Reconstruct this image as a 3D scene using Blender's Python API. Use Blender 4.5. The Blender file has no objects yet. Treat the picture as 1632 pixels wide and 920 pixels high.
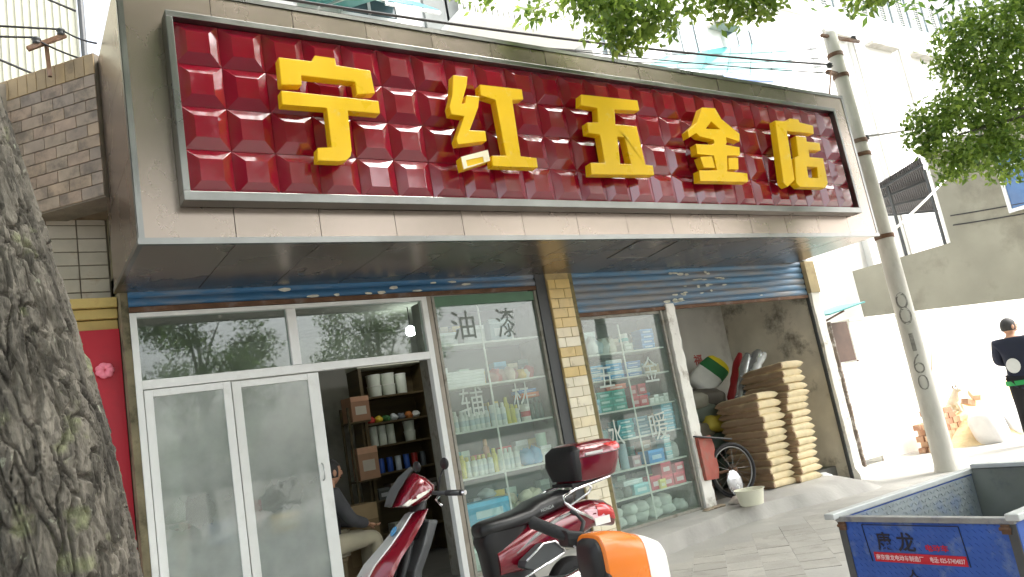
import bpy, math, random
import numpy as np
from mathutils import Vector, Matrix, noise
from mathutils.geometry import tessellate_polygon

R = math.radians
rng = random.Random(7)
scene = bpy.context.scene
COL = scene.collection

# ------------------------------------------------------------------ camera
cam_d = bpy.data.cameras.new('camera'); cam = bpy.data.objects.new('camera', cam_d); COL.objects.link(cam)
scene.camera = cam
cam_d.sensor_width = 36.0; cam_d.lens = 36.0 * 1222.35 / 1632.0
cam_d.clip_start = 0.05; cam_d.clip_end = 400
yaw, pitch, roll = R(34.8235), R(10.1688), R(10.1093)
fwd = Vector((math.sin(yaw) * math.cos(pitch), math.cos(yaw) * math.cos(pitch), math.sin(pitch)))
r0 = Vector((math.cos(yaw), -math.sin(yaw), 0)); d0 = fwd.cross(r0)
rt = r0 * math.cos(roll) + d0 * math.sin(roll); up = -(-r0 * math.sin(roll) + d0 * math.cos(roll))
mw = Matrix((rt, up, -fwd)).transposed().to_4x4(); mw.translation = Vector((0, 0, 1.55))
cam.matrix_world = mw

# ------------------------------------------------------------------ sky, sun, exposure
SUN_EL, SUN_AZ = R(52), R(128)      # azimuth measured from +Y towards +X
world = bpy.data.worlds.new('World'); scene.world = world; world.use_nodes = True
wn = world.node_tree; wn.nodes.clear()
wo = wn.nodes.new('ShaderNodeOutputWorld'); wb = wn.nodes.new('ShaderNodeBackground')
sky = wn.nodes.new('ShaderNodeTexSky'); sky.sky_type = 'NISHITA'; sky.sun_disc = False
sky.sun_elevation = SUN_EL; sky.sun_rotation = SUN_AZ; sky.air_density = 1.0; sky.dust_density = 6.0; sky.ozone_density = 1.0
hs = wn.nodes.new('ShaderNodeHueSaturation'); hs.inputs['Saturation'].default_value = 0.35
wn.links.new(sky.outputs[0], hs.inputs['Color']); wn.links.new(hs.outputs[0], wb.inputs[0]); wn.links.new(wb.outputs[0], wo.inputs[0])
wb.inputs[1].default_value = 0.15
sl = bpy.data.lights.new('sun', 'SUN'); sun = bpy.data.objects.new('sun', sl); COL.objects.link(sun)
sl.energy = 0.6; sl.angle = R(25); sl.color = (1.0, 0.96, 0.9)
sdir = Vector((math.sin(SUN_AZ) * math.cos(SUN_EL), math.cos(SUN_AZ) * math.cos(SUN_EL), math.sin(SUN_EL)))
sun.rotation_euler = sdir.to_track_quat('Z', 'Y').to_euler(); sun.location = (20, -20, 30)
scene.view_settings.view_transform = 'Standard'; scene.view_settings.look = 'None'
scene.view_settings.exposure = 2.2; scene.view_settings.gamma = 1.0; scene.view_settings.use_curve_mapping = False
scene.render.engine = 'CYCLES'
scene.cycles.transparent_max_bounces = 12; scene.cycles.max_bounces = 6; scene.cycles.use_denoising = True
scene.cycles.sample_clamp_indirect = 6.0

# ------------------------------------------------------------------ materials
def lin(r, g, b):
    f = lambda c: (c / 255 / 12.92) if c / 255 <= 0.04045 else ((c / 255 + 0.055) / 1.055) ** 2.4
    return (f(r), f(g), f(b))

_m = {}
def M(name, col, rough=0.6, metal=0.0, var=0.12, scale=6.0, bump=0.0, bscale=40.0, rnd=0.0, dirt=None, damt=0.5, dscale=3.0,
      spec=0.5, coat=0.0, rvar=0.1, stretch=(1, 1, 1), emit=0.0, dcut=0.52):
    if name in _m: return _m[name]
    m = bpy.data.materials.new(name); m.use_nodes = True; _m[name] = m
    nt = m.node_tree; N = nt.nodes; L = nt.links; b = N['Principled BSDF']
    tc = N.new('ShaderNodeTexCoord'); mp = N.new('ShaderNodeMapping'); mp.inputs['Scale'].default_value = stretch
    L.new(tc.outputs['Object'], mp.inputs[0])
    vec = mp.outputs[0]
    if rnd > 0:
        oi = N.new('ShaderNodeObjectInfo'); ad = N.new('ShaderNodeVectorMath'); ad.operation = 'MULTIPLY_ADD'
        cb = N.new('ShaderNodeCombineXYZ')
        for i in range(3): L.new(oi.outputs['Random'], cb.inputs[i])
        L.new(cb.outputs[0], ad.inputs[0]); ad.inputs[1].default_value = (37, 53, 71); L.new(vec, ad.inputs[2]); vec = ad.outputs[0]
    nz = N.new('ShaderNodeTexNoise'); nz.inputs['Scale'].default_value = scale; nz.inputs['Detail'].default_value = 6
    L.new(vec, nz.inputs['Vector'])
    mr = N.new('ShaderNodeMapRange'); mr.inputs[1].default_value = 0.3; mr.inputs[2].default_value = 0.7
    mr.inputs[3].default_value = 1 - var; mr.inputs[4].default_value = 1 + var
    L.new(nz.outputs['Fac'], mr.inputs[0]); fac = mr.outputs[0]
    if rnd > 0:
        m2 = N.new('ShaderNodeMapRange'); m2.inputs[3].default_value = 1 - rnd; m2.inputs[4].default_value = 1 + rnd
        L.new(oi.outputs['Random'], m2.inputs[0]); mm = N.new('ShaderNodeMath'); mm.operation = 'MULTIPLY'
        L.new(fac, mm.inputs[0]); L.new(m2.outputs[0], mm.inputs[1]); fac = mm.outputs[0]
    vm = N.new('ShaderNodeVectorMath'); vm.operation = 'SCALE'; vm.inputs[0].default_value = col[:3]; L.new(fac, vm.inputs['Scale'])
    colout = vm.outputs[0]
    if dirt:
        n2 = N.new('ShaderNodeTexNoise'); n2.inputs['Scale'].default_value = dscale; n2.inputs['Detail'].default_value = 9; n2.inputs['Roughness'].default_value = 0.65
        L.new(vec, n2.inputs['Vector'])
        r2 = N.new('ShaderNodeMapRange'); r2.inputs[1].default_value = dcut; r2.inputs[2].default_value = dcut + 0.16; r2.inputs[4].default_value = damt
        L.new(n2.outputs['Fac'], r2.inputs[0])
        mx = N.new('ShaderNodeMix'); mx.data_type = 'RGBA'; L.new(r2.outputs[0], mx.inputs[0]); L.new(colout, mx.inputs[6]); mx.inputs[7].default_value = (*dirt, 1)
        colout = mx.outputs[2]
    L.new(colout, b.inputs['Base Color'])
    b.inputs['Metallic'].default_value = metal; b.inputs['Specular IOR Level'].default_value = spec
    b.inputs['Coat Weight'].default_value = coat; b.inputs['Coat Roughness'].default_value = 0.05
    rr = N.new('ShaderNodeMapRange'); rr.inputs[3].default_value = max(0.02, rough - rvar); rr.inputs[4].default_value = min(1, rough + rvar)
    L.new(nz.outputs['Fac'], rr.inputs[0]); L.new(rr.outputs[0], b.inputs['Roughness'])
    if bump:
        n3 = N.new('ShaderNodeTexNoise'); n3.inputs['Scale'].default_value = bscale; n3.inputs['Detail'].default_value = 5; L.new(vec, n3.inputs['Vector'])
        bp = N.new('ShaderNodeBump'); bp.inputs['Strength'].default_value = bump; bp.inputs['Distance'].default_value = 0.01
        L.new(n3.outputs['Fac'], bp.inputs['Height']); L.new(bp.outputs[0], b.inputs['Normal'])
    if emit:
        b.inputs['Emission Color'].default_value = (*col[:3], 1); b.inputs['Emission Strength'].default_value = emit
    return m

def glassmat(name, tint=(0.86, 0.93, 0.9), dust=0.06, dustcol=(0.5, 0.55, 0.52), refl=1.0, dscale=2.5):
    if name in _m: return _m[name]
    m = bpy.data.materials.new(name); m.use_nodes = True; _m[name] = m
    nt = m.node_tree; N = nt.nodes; L = nt.links; N.clear()
    out = N.new('ShaderNodeOutputMaterial'); tr = N.new('ShaderNodeBsdfTransparent'); tr.inputs[0].default_value = (*tint, 1)
    gl = N.new('ShaderNodeBsdfGlossy'); gl.inputs['Roughness'].default_value = 0.02
    ge = N.new('ShaderNodeNewGeometry'); dt = N.new('ShaderNodeVectorMath'); dt.operation = 'DOT_PRODUCT'
    L.new(ge.outputs['Normal'], dt.inputs[0]); L.new(ge.outputs['Incoming'], dt.inputs[1])
    ab = N.new('ShaderNodeMath'); ab.operation = 'ABSOLUTE'; L.new(dt.outputs['Value'], ab.inputs[0])
    om = N.new('ShaderNodeMath'); om.operation = 'SUBTRACT'; om.inputs[0].default_value = 1.0; L.new(ab.outputs[0], om.inputs[1])
    pw = N.new('ShaderNodeMath'); pw.operation = 'POWER'; pw.inputs[1].default_value = 5.0; L.new(om.outputs[0], pw.inputs[0])
    mu = N.new('ShaderNodeMath'); mu.operation = 'MULTIPLY_ADD'; mu.inputs[1].default_value = 0.92; mu.inputs[2].default_value = 0.045 * refl; mu.use_clamp = True; L.new(pw.outputs[0], mu.inputs[0])
    df = N.new('ShaderNodeBsdfDiffuse'); df.inputs[0].default_value = (*dustcol, 1)
    tl = N.new('ShaderNodeBsdfTranslucent'); tl.inputs[0].default_value = (*dustcol, 1)
    md = N.new('ShaderNodeMixShader'); md.inputs[0].default_value = 0.3; L.new(df.outputs[0], md.inputs[1]); L.new(tl.outputs[0], md.inputs[2])
    tc = N.new('ShaderNodeTexCoord'); nz = N.new('ShaderNodeTexNoise'); nz.inputs['Scale'].default_value = dscale; nz.inputs['Detail'].default_value = 8
    L.new(tc.outputs['Object'], nz.inputs['Vector'])
    mr = N.new('ShaderNodeMapRange'); mr.inputs[1].default_value = 0.3; mr.inputs[2].default_value = 0.75; mr.inputs[3].default_value = dust * 0.5; mr.inputs[4].default_value = dust * 1.7
    L.new(nz.outputs['Fac'], mr.inputs[0])
    m1 = N.new('ShaderNodeMixShader'); L.new(mr.outputs[0], m1.inputs[0]); L.new(tr.outputs[0], m1.inputs[1]); L.new(md.outputs[0], m1.inputs[2])
    m2 = N.new('ShaderNodeMixShader'); L.new(mu.outputs[0], m2.inputs[0]); L.new(m1.outputs[0], m2.inputs[1]); L.new(gl.outputs[0], m2.inputs[2])
    L.new(m2.outputs[0], out.inputs[0])
    return m

def leafmat(name, c1, c2):
    m = bpy.data.materials.new(name); m.use_nodes = True; _m[name] = m
    nt = m.node_tree; N = nt.nodes; L = nt.links; N.clear()
    out = N.new('ShaderNodeOutputMaterial'); geo = N.new('ShaderNodeNewGeometry')
    mx = N.new('ShaderNodeMix'); mx.data_type = 'RGBA'; mx.inputs[6].default_value = (*c1, 1); mx.inputs[7].default_value = (*c2, 1)
    L.new(geo.outputs['Random Per Island'], mx.inputs[0])
    df = N.new('ShaderNodeBsdfPrincipled'); df.inputs['Roughness'].default_value = 0.4; L.new(mx.outputs[2], df.inputs['Base Color'])
    tl = N.new('ShaderNodeBsdfTranslucent'); hs = N.new('ShaderNodeHueSaturation'); hs.inputs['Value'].default_value = 1.9; hs.inputs['Hue'].default_value = 0.485
    L.new(mx.outputs[2], hs.inputs['Color']); L.new(hs.outputs[0], tl.inputs[0])
    ms = N.new('ShaderNodeMixShader'); ms.inputs[0].default_value = 0.5; L.new(df.outputs[0], ms.inputs[1]); L.new(tl.outputs[0], ms.inputs[2])
    L.new(ms.outputs[0], out.inputs[0])
    return m

# ------------------------------------------------------------------ mesh helpers
class MB:
    def __init__(s): s.v = []; s.f = []
    def add(s, vs, fs):
        o = len(s.v); s.v += [tuple(p) for p in vs]; s.f += [tuple(i + o for i in f) for f in fs]; return s
    def box(s, x0, x1, y0, y1, z0, z1):
        return s.add([(x0,y0,z0),(x1,y0,z0),(x1,y1,z0),(x0,y1,z0),(x0,y0,z1),(x1,y0,z1),(x1,y1,z1),(x0,y1,z1)],
                     [(0,3,2,1),(4,5,6,7),(0,1,5,4),(1,2,6,5),(2,3,7,6),(3,0,4,7)])
    def obox(s, c, half, rot):
        pts = []
        for sz in (-1, 1):
            for sx, sy in ((-1,-1),(1,-1),(1,1),(-1,1)):
                pts.append(Vector(c) + rot @ Vector((sx*half[0], sy*half[1], sz*half[2])))
        return s.add(pts, [(0,3,2,1),(4,5,6,7),(0,1,5,4),(1,2,6,5),(2,3,7,6),(3,0,4,7)])
    def bar(s, a, b, w, h=None):
        a = Vector(a); b = Vector(b); d = b - a; q = d.to_track_quat('X', 'Z').to_matrix()
        return s.obox((a + b) / 2, (d.length / 2, w / 2, (h or w) / 2), q)
    def tube(s, pts, r, n=8, cap=True):
        pts = [Vector(p) for p in pts]; k = len(pts); rs = r if isinstance(r, (list, tuple)) else [r] * k
        vs = []; ref = None
        for i, p in enumerate(pts):
            t = (pts[min(i+1, k-1)] - pts[max(i-1, 0)]).normalized()
            if ref is None: ref = Vector((0,0,1)) if abs(t.z) < 0.9 else Vector((1,0,0))
            u = t.cross(ref).normalized(); w = u.cross(t).normalized(); ref = w
            for j in range(n):
                a = 2 * math.pi * j / n; vs.append(p + (u * math.cos(a) + w * math.sin(a)) * rs[i])
        fs = [(i*n+j, i*n+(j+1)%n, (i+1)*n+(j+1)%n, (i+1)*n+j) for i in range(k-1) for j in range(n)]
        if cap: fs += [tuple(reversed(range(n))), tuple(range((k-1)*n, k*n))]
        return s.add(vs, fs)
    def lathe(s, prof, c=(0,0,0), n=20, rot=None):
        vs = []; k = len(prof)
        for r, z in prof:
            for j in range(n):
                a = 2 * math.pi * j / n; p = Vector((r * math.cos(a), r * math.sin(a), z))
                if rot: p = rot @ p
                vs.append(p + Vector(c))
        fs = [(i*n+j, i*n+(j+1)%n, (i+1)*n+(j+1)%n, (i+1)*n+j) for i in range(k-1) for j in range(n)]
        fs += [tuple(reversed(range(n))), tuple(range((k-1)*n, k*n))]
        return s.add(vs, fs)
    def prism(s, outer, holes, y0, y1):
        loops = [outer] + holes; tris = tessellate_polygon([[Vector((p[0], p[1], 0)) for p in l] for l in loops])
        flat = [p for l in loops for p in l]; n = len(flat)
        vs = [(p[0], y0, p[1]) for p in flat] + [(p[0], y1, p[1]) for p in flat]
        fs = [tuple(t) for t in tris] + [tuple(n + i for i in reversed(t)) for t in tris]
        o = 0
        for l in loops:
            k = len(l)
            fs += [(o+i, o+(i+1)%k, n+o+(i+1)%k, n+o+i) for i in range(k)]; o += k
        return s.add(vs, fs)
    def loft(s, secs, cap=True):
        n = len(secs[0]); k = len(secs)
        vs = [p for sec in secs for p in sec]
        fs = [(i*n+j, i*n+(j+1)%n, (i+1)*n+(j+1)%n, (i+1)*n+j) for i in range(k-1) for j in range(n)]
        if cap: fs += [tuple(reversed(range(n))), tuple(range((k-1)*n, k*n))]
        return s.add(vs, fs)
    def sheet(s, rows):
        n = len(rows[0]); k = len(rows)
        return s.add([p for r in rows for p in r], [(i*n+j, i*n+j+1, (i+1)*n+j+1, (i+1)*n+j) for i in range(k-1) for j in range(n-1)])
    def ball(s, c, r, n=14, m=9, fn=None):
        secs = []
        for i in range(m + 1):
            a = -math.pi/2 + math.pi * i / m
            ring = []
            for j in range(n):
                b = 2*math.pi*j/n; p = Vector((math.cos(a)*math.cos(b), math.cos(a)*math.sin(b), math.sin(a)))
                if fn: p = fn(p)
                ring.append(Vector(c) + Vector((p.x*r[0], p.y*r[1], p.z*r[2])))
            secs.append(ring)
        return s.loft(secs, cap=False)
    def recalc(s): s.fix = True; return s

def sec_x(x, yc, zc, w, h, n=16, e=2.6):      # superellipse section in the YZ plane
    out = []
    for j in range(n):
        a = 2*math.pi*j/n; c, q = math.cos(a), math.sin(a)
        out.append((x, yc + w*math.copysign(abs(c)**(2/e), c), zc + h*math.copysign(abs(q)**(2/e), q)))
    return out
def sec_z(z, xc, yc, w, d, n=16, e=2.6):
    out = []
    for j in range(n):
        a = 2*math.pi*j/n; c, q = math.cos(a), math.sin(a)
        out.append((xc + w*math.copysign(abs(c)**(2/e), c), yc + d*math.copysign(abs(q)**(2/e), q), z))
    return out

ORG = {}
def mesh_of(mb, name, off=(0,0,0), smooth=False):
    me = bpy.data.meshes.new(name); ox, oy, oz = off
    me.from_pydata([(p[0]-ox, p[1]-oy, p[2]-oz) for p in mb.v], [], mb.f); me.validate()
    import bmesh
    bm = bmesh.new(); bm.from_mesh(me); bmesh.ops.recalc_face_normals(bm, faces=bm.faces); bm.to_mesh(me); bm.free()
    if smooth:
        me.shade_smooth()
        if smooth is not True: me.set_sharp_from_angle(angle=R(smooth))
    me.update(); return me
def setp(o, label=None, cat=None, group=None, kind=None):
    if label: o['label'] = label
    if cat: o['category'] = cat
    if group: o['group'] = group
    if kind: o['kind'] = kind
    return o
def thing(name, label, cat, loc=(0,0,0), group=None, rz=0.0):
    o = bpy.data.objects.new(name, None); COL.objects.link(o); o.empty_display_size = 0.1
    o.location = loc; o.rotation_euler = (0, 0, rz); ORG[o.name] = Vector(loc) if rz == 0 else Vector((0,0,0))
    return setp(o, label, cat, group)
def link(name, me, mat, parent=None, loc=None, bevel=0.0):
    o = bpy.data.objects.new(name, me); COL.objects.link(o)
    if mat and not me.materials: me.materials.append(mat)
    if parent: o.parent = parent; ORG[o.name] = ORG.get(parent.name, Vector((0,0,0)))
    if loc is not None: o.location = loc
    if bevel:
        b = o.modifiers.new('b', 'BEVEL'); b.width = bevel; b.segments = 2; b.limit_method = 'ANGLE'; b.angle_limit = R(40)
    return o
def part(name, mb, mat, parent, smooth=False, bevel=0.0, label=None, kind=None):
    o = link(name, mesh_of(mb, name, ORG.get(parent.name, (0,0,0)), smooth), mat, parent, bevel=bevel)
    return setp(o, label=label, kind=kind)
def solo(name, mb, mat, label, cat, group=None, smooth=False, bevel=0.0, base=None):   # a thing that is one mesh
    if base is None:
        a = np.array(mb.v); base = (float(a[:,0].mean()), float(a[:,1].mean()), float(a[:,2].min()))
    o = link(name, mesh_of(mb, name, base, smooth), mat, None, loc=base, bevel=bevel); ORG[o.name] = Vector(base)
    return setp(o, label, cat, group)
def struct(name, mb, mat, smooth=False):
    return setp(link(name, mesh_of(mb, name, (0,0,0), smooth), mat), kind='structure')
def text_mb(s, size, bold=0.0, ext=0.0):
    cu = bpy.data.curves.new('lettering', 'FONT'); cu.body = s; cu.size = size; cu.align_x = 'CENTER'; cu.align_y = 'CENTER'
    cu.offset = bold; cu.extrude = ext; cu.resolution_u = 3
    o = bpy.data.objects.new('lettering_source', cu); COL.objects.link(o)
    dg = bpy.context.evaluated_depsgraph_get(); dg.update()
    me = bpy.data.meshes.new_from_object(o.evaluated_get(dg))
    mb = MB(); mb.v = [tuple(v.co) for v in me.vertices]; mb.f = [tuple(p.vertices) for p in me.polygons]
    bpy.data.objects.remove(o); bpy.data.curves.remove(cu); bpy.data.meshes.remove(me)
    return mb
def fit(mb, x0, x1, z0, z1, y, wrap=None):      # text laid on an XZ wall facing -Y, stretched to the box it has
    a = np.array(mb.v); lo = a.min(0); hi = a.max(0)
    out = []
    for p in mb.v:
        X = x0 + (p[0]-lo[0])/(hi[0]-lo[0])*(x1-x0); Z = z0 + (p[1]-lo[1])/(hi[1]-lo[1])*(z1-z0)
        out.append((X, y - p[2], Z) if wrap is None else wrap(X, Z, p[2]))
    mb.v = out; return mb
ORD = ['first','second','third','fourth','fifth','sixth','seventh','eighth','ninth','tenth','eleventh','twelfth','thirteenth','fourteenth','fifteenth','sixteenth','seventeenth','eighteenth','nineteenth','twentieth']

# ------------------------------------------------------------------ palette
m_alu = M('white_aluminium', lin(232,234,232), 0.42, 0.0, 0.05, 3, dirt=lin(176,176,168), damt=0.4, dscale=3, dcut=0.55)
m_steel = M('stainless_steel', (0.27,0.27,0.26), 0.3, 1.0, 0.15, 2.5, rvar=0.08, dirt=(0.17,0.16,0.14), damt=0.4, dscale=1.0, dcut=0.5)
m_champ = M('champagne_panel', (0.36,0.30,0.255), 0.27, 0.9, 0.05, 1.3, rnd=0.05, rvar=0.06, dirt=(0.3,0.26,0.22), damt=0.1, dscale=1.7)
m_red = M('red_acrylic', (0.235,0.002,0.019), 0.10, 0.0, 0.08, 3, rnd=0.06, rvar=0.04, spec=0.8, coat=0.8, dirt=(0.2,0.04,0.05), damt=0.25, dscale=5, dcut=0.58)
m_yel = M('yellow_acrylic', (0.85,0.53,0.003), 0.3, 0.0, 0.05, 3, spec=0.5, dirt=(0.8,0.66,0.3), damt=0.6, dscale=11, dcut=0.6)
m_cream_peel = M('peeled_cream', lin(238,228,200), 0.5)
m_soil = M('dark_void', (0.03,0.028,0.025), 0.8)
m_plaster = M('old_plaster', lin(176,172,160), 0.9, 0, 0.16, 2.0, bump=0.5, bscale=18, dirt=lin(70,64,54), damt=0.85, dscale=1.7, dcut=0.55)
m_plaster2 = M('grey_plaster', lin(186,184,176), 0.9, 0, 0.12, 2.0, bump=0.3, bscale=20, dirt=lin(110,104,94), damt=0.6, dscale=1.3)
m_ceil = M('ceiling_paint', lin(170,170,160), 0.9)
m_whitewash = M('whitewashed_post', lin(238,236,228), 0.85, 0, 0.08, 3, bump=0.5, bscale=25, dirt=lin(128,112,92), damt=0.8, dscale=5, dcut=0.57)
m_blue = M('blue_shutter_paint', lin(60,112,154), 0.55, 0.1, 0.2, 2.2, dirt=lin(138,140,142), damt=0.9, dscale=2.2, dcut=0.47, stretch=(0.35,1,1.6))
m_blue2 = M('faded_shutter_paint', lin(88,128,160), 0.55, 0.15, 0.2, 2.2, dirt=lin(142,140,138), damt=0.95, dscale=1.5, dcut=0.42, stretch=(0.4,1,1.8), rnd=0.05)
m_rust = M('rusty_steel', lin(110,82,62), 0.75, 0.3, 0.3, 8, bump=0.4, dirt=lin(140,140,140), damt=0.6, dscale=4)
m_shelfw = M('white_shelf', lin(226,228,220), 0.5, dirt=lin(150,150,140), damt=0.5, dscale=6)
m_shelfback = M('dark_reflection_board', lin(84,98,92), 0.7, 0, 0.25, 3)
m_wood = M('dark_shelf_wood', lin(92,78,50), 0.6, 0, 0.25, 3, stretch=(1,1,6))
m_glass = glassmat('window_glass', dust=0.05, refl=1.7)
m_glass_disp = glassmat('display_glass', tint=(0.92,0.97,0.95), dust=0.11, dustcol=(0.6,0.7,0.66), refl=1.4)
m_glass_door = glassmat('dusty_door_glass', tint=(0.86,0.9,0.88), dust=0.38, dustcol=(0.74,0.79,0.76), refl=1.0, dscale=1.4)
m_black = M('black_plastic', (0.012,0.012,0.013), 0.45, 0, 0.2, 8, spec=0.5)
m_rubber = M('black_rubber', (0.018,0.018,0.019), 0.75, 0, 0.25, 10, bump=0.3, bscale=80)
m_dgrey = M('dark_grey_plastic', (0.055,0.06,0.063), 0.5, 0, 0.15, 6)
m_chrome = M('chrome', (0.82,0.82,0.84), 0.08, 1.0, 0.03, 5, rvar=0.04)
m_silver = M('silver_paint', (0.55,0.56,0.56), 0.3, 0.6, 0.06, 5)
m_maroon = M('dark_red_paint', (0.17,0.003,0.014), 0.16, 0.15, 0.08, 5, spec=0.6, coat=1.0, rvar=0.05)
m_redlens = M('red_lens', (0.55,0.01,0.012), 0.1, 0, 0.05, spec=0.7, coat=0.6)
m_lens = M('clear_lens', lin(225,225,215), 0.08, 0.2, 0.08, 20, spec=0.8, coat=0.7)
m_seat = M('black_vinyl_seat', (0.012,0.012,0.013), 0.32, 0, 0.15, 9, bump=0.12, bscale=160, spec=0.6)
m_white = M('white_plastic', lin(236,236,230), 0.45, dirt=lin(190,186,170), damt=0.4, dscale=6)
m_wire = M('black_cable', (0.02,0.02,0.022), 0.6)
m_conc = M('pavement_concrete', lin(168,166,160), 0.92, 0, 0.14, 1.1, bump=0.35, bscale=30, dirt=lin(206,202,192), damt=0.6, dscale=0.8)
m_platform = M('platform_concrete', lin(165,163,158), 0.9, 0, 0.14, 1.6, bump=0.35, bscale=25, dirt=lin(204,202,194), damt=0.5, dscale=1.1)
m_slab = M('paving_slab', lin(166,163,155), 0.9, 0, 0.1, 3, bump=0.35, bscale=45, rnd=0.09, dirt=lin(120,118,110), damt=0.4, dscale=4)
m_asph = M('asphalt', (0.06,0.06,0.06), 0.92, 0, 0.2, 2, bump=0.4, bscale=60)
m_earth = M('earth_ground', lin(130,126,118), 0.95, 0, 0.15, 0.4)
m_leaf = leafmat('leaf_green', (0.035,0.085,0.018), (0.10,0.19,0.035))
m_leaf2 = leafmat('leaf_light_green', (0.06,0.13,0.022), (0.25,0.36,0.07))
m_skin = M('skin', lin(198,150,122), 0.55, 0, 0.06, 8)
m_hair = M('black_hair', (0.03,0.028,0.027), 0.6, 0, 0.3, 60, bump=0.4, bscale=150)

# ------------------------------------------------------------------ ground
def gh(x, y):
    sm = lambda t: max(0.0, min(1.0, t)) ** 2 * (3 - 2 * max(0.0, min(1.0, t)))
    top = 0.10 - 0.07 * sm((x - 7.6) / 2.0)
    return top * sm((y - 2.9) / 1.0)
g = MB(); g.box(-150, 150, -150, 150, -0.6, -0.145); struct('ground', g, m_earth)
g = MB(); g.box(-60, 60, -9.5, -1.35, -0.4, -0.13); struct('road', g, m_asph)
g = MB(); xs = [-14 + 0.5*i for i in range(0, 97)]; ys = [-1.2 + 0.2*i for i in range(0, 72)]
rows = [[(x, y, gh(x, y)) for x in xs] for y in ys]; g.sheet(rows)
pav = struct('pavement', g, m_conc, smooth=True)
g = MB(); g.box(-14, 34, -1.35, -1.2, -0.3, 0.004); struct('kerb', g, m_platform)
g = MB(); g.box(-60, 60, -22, -9.5, -0.4, 0.0); struct('far_pavement', g, m_conc)
# slabs laid diagonally in the near pavement
S = 0.285; slab_me = mesh_of(MB().box(-S/2+0.002, S/2-0.002, -S/2+0.002, S/2-0.002, -0.02, 0.0), 'paving_slab'); slab_me.materials.append(m_slab)
ca, sa = math.cos(R(43)), math.sin(R(43))
for i in range(-30, 60):
    for j in range(-30, 30):
        u, v = i*S + (0.5*S if j % 2 else 0), j*S
        x, y = 5.2 + u*ca - v*sa, 4.4 + u*sa + v*ca
        if 4.2 < x < 7.9 and 3.95 < y < min(5.45, 6.0 - (x-5.4)*0.28):
            o = link('paving_slab', slab_me, None, pav, loc=(x, y, gh(x, y) + 0.003 + rng.uniform(-0.0015, 0.0015)))
            o.rotation_euler = (rng.uniform(-.006,.006), rng.uniform(-.006,.006), R(43))
# shop platform with its worn front edge and a ramp of spilt cement at the far end
def pf_edge(x): return 5.74 + max(0, min(1, (x-4.8)/2.6))*0.4 + 0.012*math.sin(x*7) + 0.01*math.sin(x*17)
def pf_top(x): return 0.285 - 0.2*max(0, min(1, (x-8.62)/0.6))**1.3
g = MB(); rows = [[], [], [], []]
x = 0.3
while x < 9.46:
    e = pf_edge(x); fall = max(0, min(1, (x-6.6)/1.4)) * 0.22
    rows[0].append((x, e-0.02-fall*1.6, gh(x, e)-0.03)); rows[1].append((x, e-fall, pf_top(x)-0.012-fall*0.25)); rows[2].append((x, e+0.03+fall*0.3, pf_top(x))); rows[3].append((x, 6.75, pf_top(x)))
    x += 0.08
g.sheet(rows); struct('shop_platform', g, m_platform, smooth=40)

# ------------------------------------------------------------------ shop building
YF = 6.5
shop = thing('shop_building', 'single-storey hardware shop with two open bays under a red sign', 'shop', (5.0, YF, 0.0))
part('jamb_wall', MB().box(0.832, 0.884, 6.57, 9.75, 0, 4.44).box(0.832, 0.884, 6.47, 6.5699, 0, 3.134), M('mossy_plaster', lin(120,112,88), 0.95, 0, 0.25, 6, bump=0.6, bscale=30, dirt=lin(44,46,30), damt=0.9, dscale=5, dcut=0.5), shop, label='mossy plaster jamb')
part('back_wall', MB().box(0.832, 5.0, 9.6, 9.75, 0, 3.3), m_plaster2, shop)
part('dividing_wall', MB().box(4.97, 5.22, 6.76, 9.6, 0, 3.3), m_plaster2, shop)
part('storage_back_wall', MB().box(5.22, 9.6, 8.052, 8.2, 0, 3.135), M('storage_plaster', lin(212,210,204), 0.9, 0, 0.1, 2, bump=0.3, bscale=20, dirt=lin(120,114,104), damt=0.5, dscale=1.2), shop)
part('side_wall', MB().box(9.462, 9.618, 6.507, 8.05, -0.05, 3.132), M('stained_plaster', lin(206,200,186), 0.95, 0, 0.16, 2.5, bump=0.6, bscale=16, dirt=lin(62,52,40), damt=0.9, dscale=2.1, dcut=0.53), shop, label='bare plaster side wall with dark peeling stains')
part('ceiling_slab', MB().box(0.832, 9.60, 6.56, 9.75, 3.14, 3.30), m_ceil, shop)
part('upper_wall', MB().box(0.832, 9.60, 6.46, 6.56, 3.135, 4.6), m_plaster2, shop)
part('roof', MB().box(0.832, 9.60, 6.56, 9.75, 4.45, 4.6), m_platform, shop)
part('floor', MB().box(0.884, 9.455, 6.7, 9.6, 0.1, 0.283), M('worn_floor', lin(120,118,112), 0.8, 0, 0.2, 2, dirt=lin(80,78,72), damt=0.6, dscale=2), shop)
# end pillar, whitewashed
g = MB(); rows = []
for k in range(0, 33):
    z = -0.05 + 3.16 * k / 32; j = lambda: rng.uniform(-0.006, 0.006)
    flare = 0.05 if z < 0.18 else 0
    rows.append([(9.452+j(), 6.415-flare+j(), z), (9.625+flare+j(), 6.415-flare+j(), z), (9.625+flare+j(), 6.505, z), (9.452+j(), 6.505, z)])
g.loft(rows); part('end_pillar', g, m_whitewash, shop, smooth=30)
part('pillar_cap', MB().box(9.435, 9.645, 6.395, 6.506, 2.66, 3.11), M('tan_pillar_paint', lin(176,160,122), 0.8, 0, 0.15, 5, dirt=lin(120,110,90), damt=0.6, dscale=6), shop)
# storage post, peeling white
g = MB(); rows = []
for k in range(0, 40):
    z = 0.27 + 2.40 * k / 39; j = lambda: rng.uniform(-0.007, 0.007)
    xl = 6.585 + 0.045*(z/2.6)
    rows.append([(xl+j(), 6.44+j(), z), (6.765+j(), 6.44+j(), z), (6.77+j(), 6.62, z), (xl, 6.62, z)])
g.loft(rows); part('storage_post', g, m_whitewash, shop, smooth=30)
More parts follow.
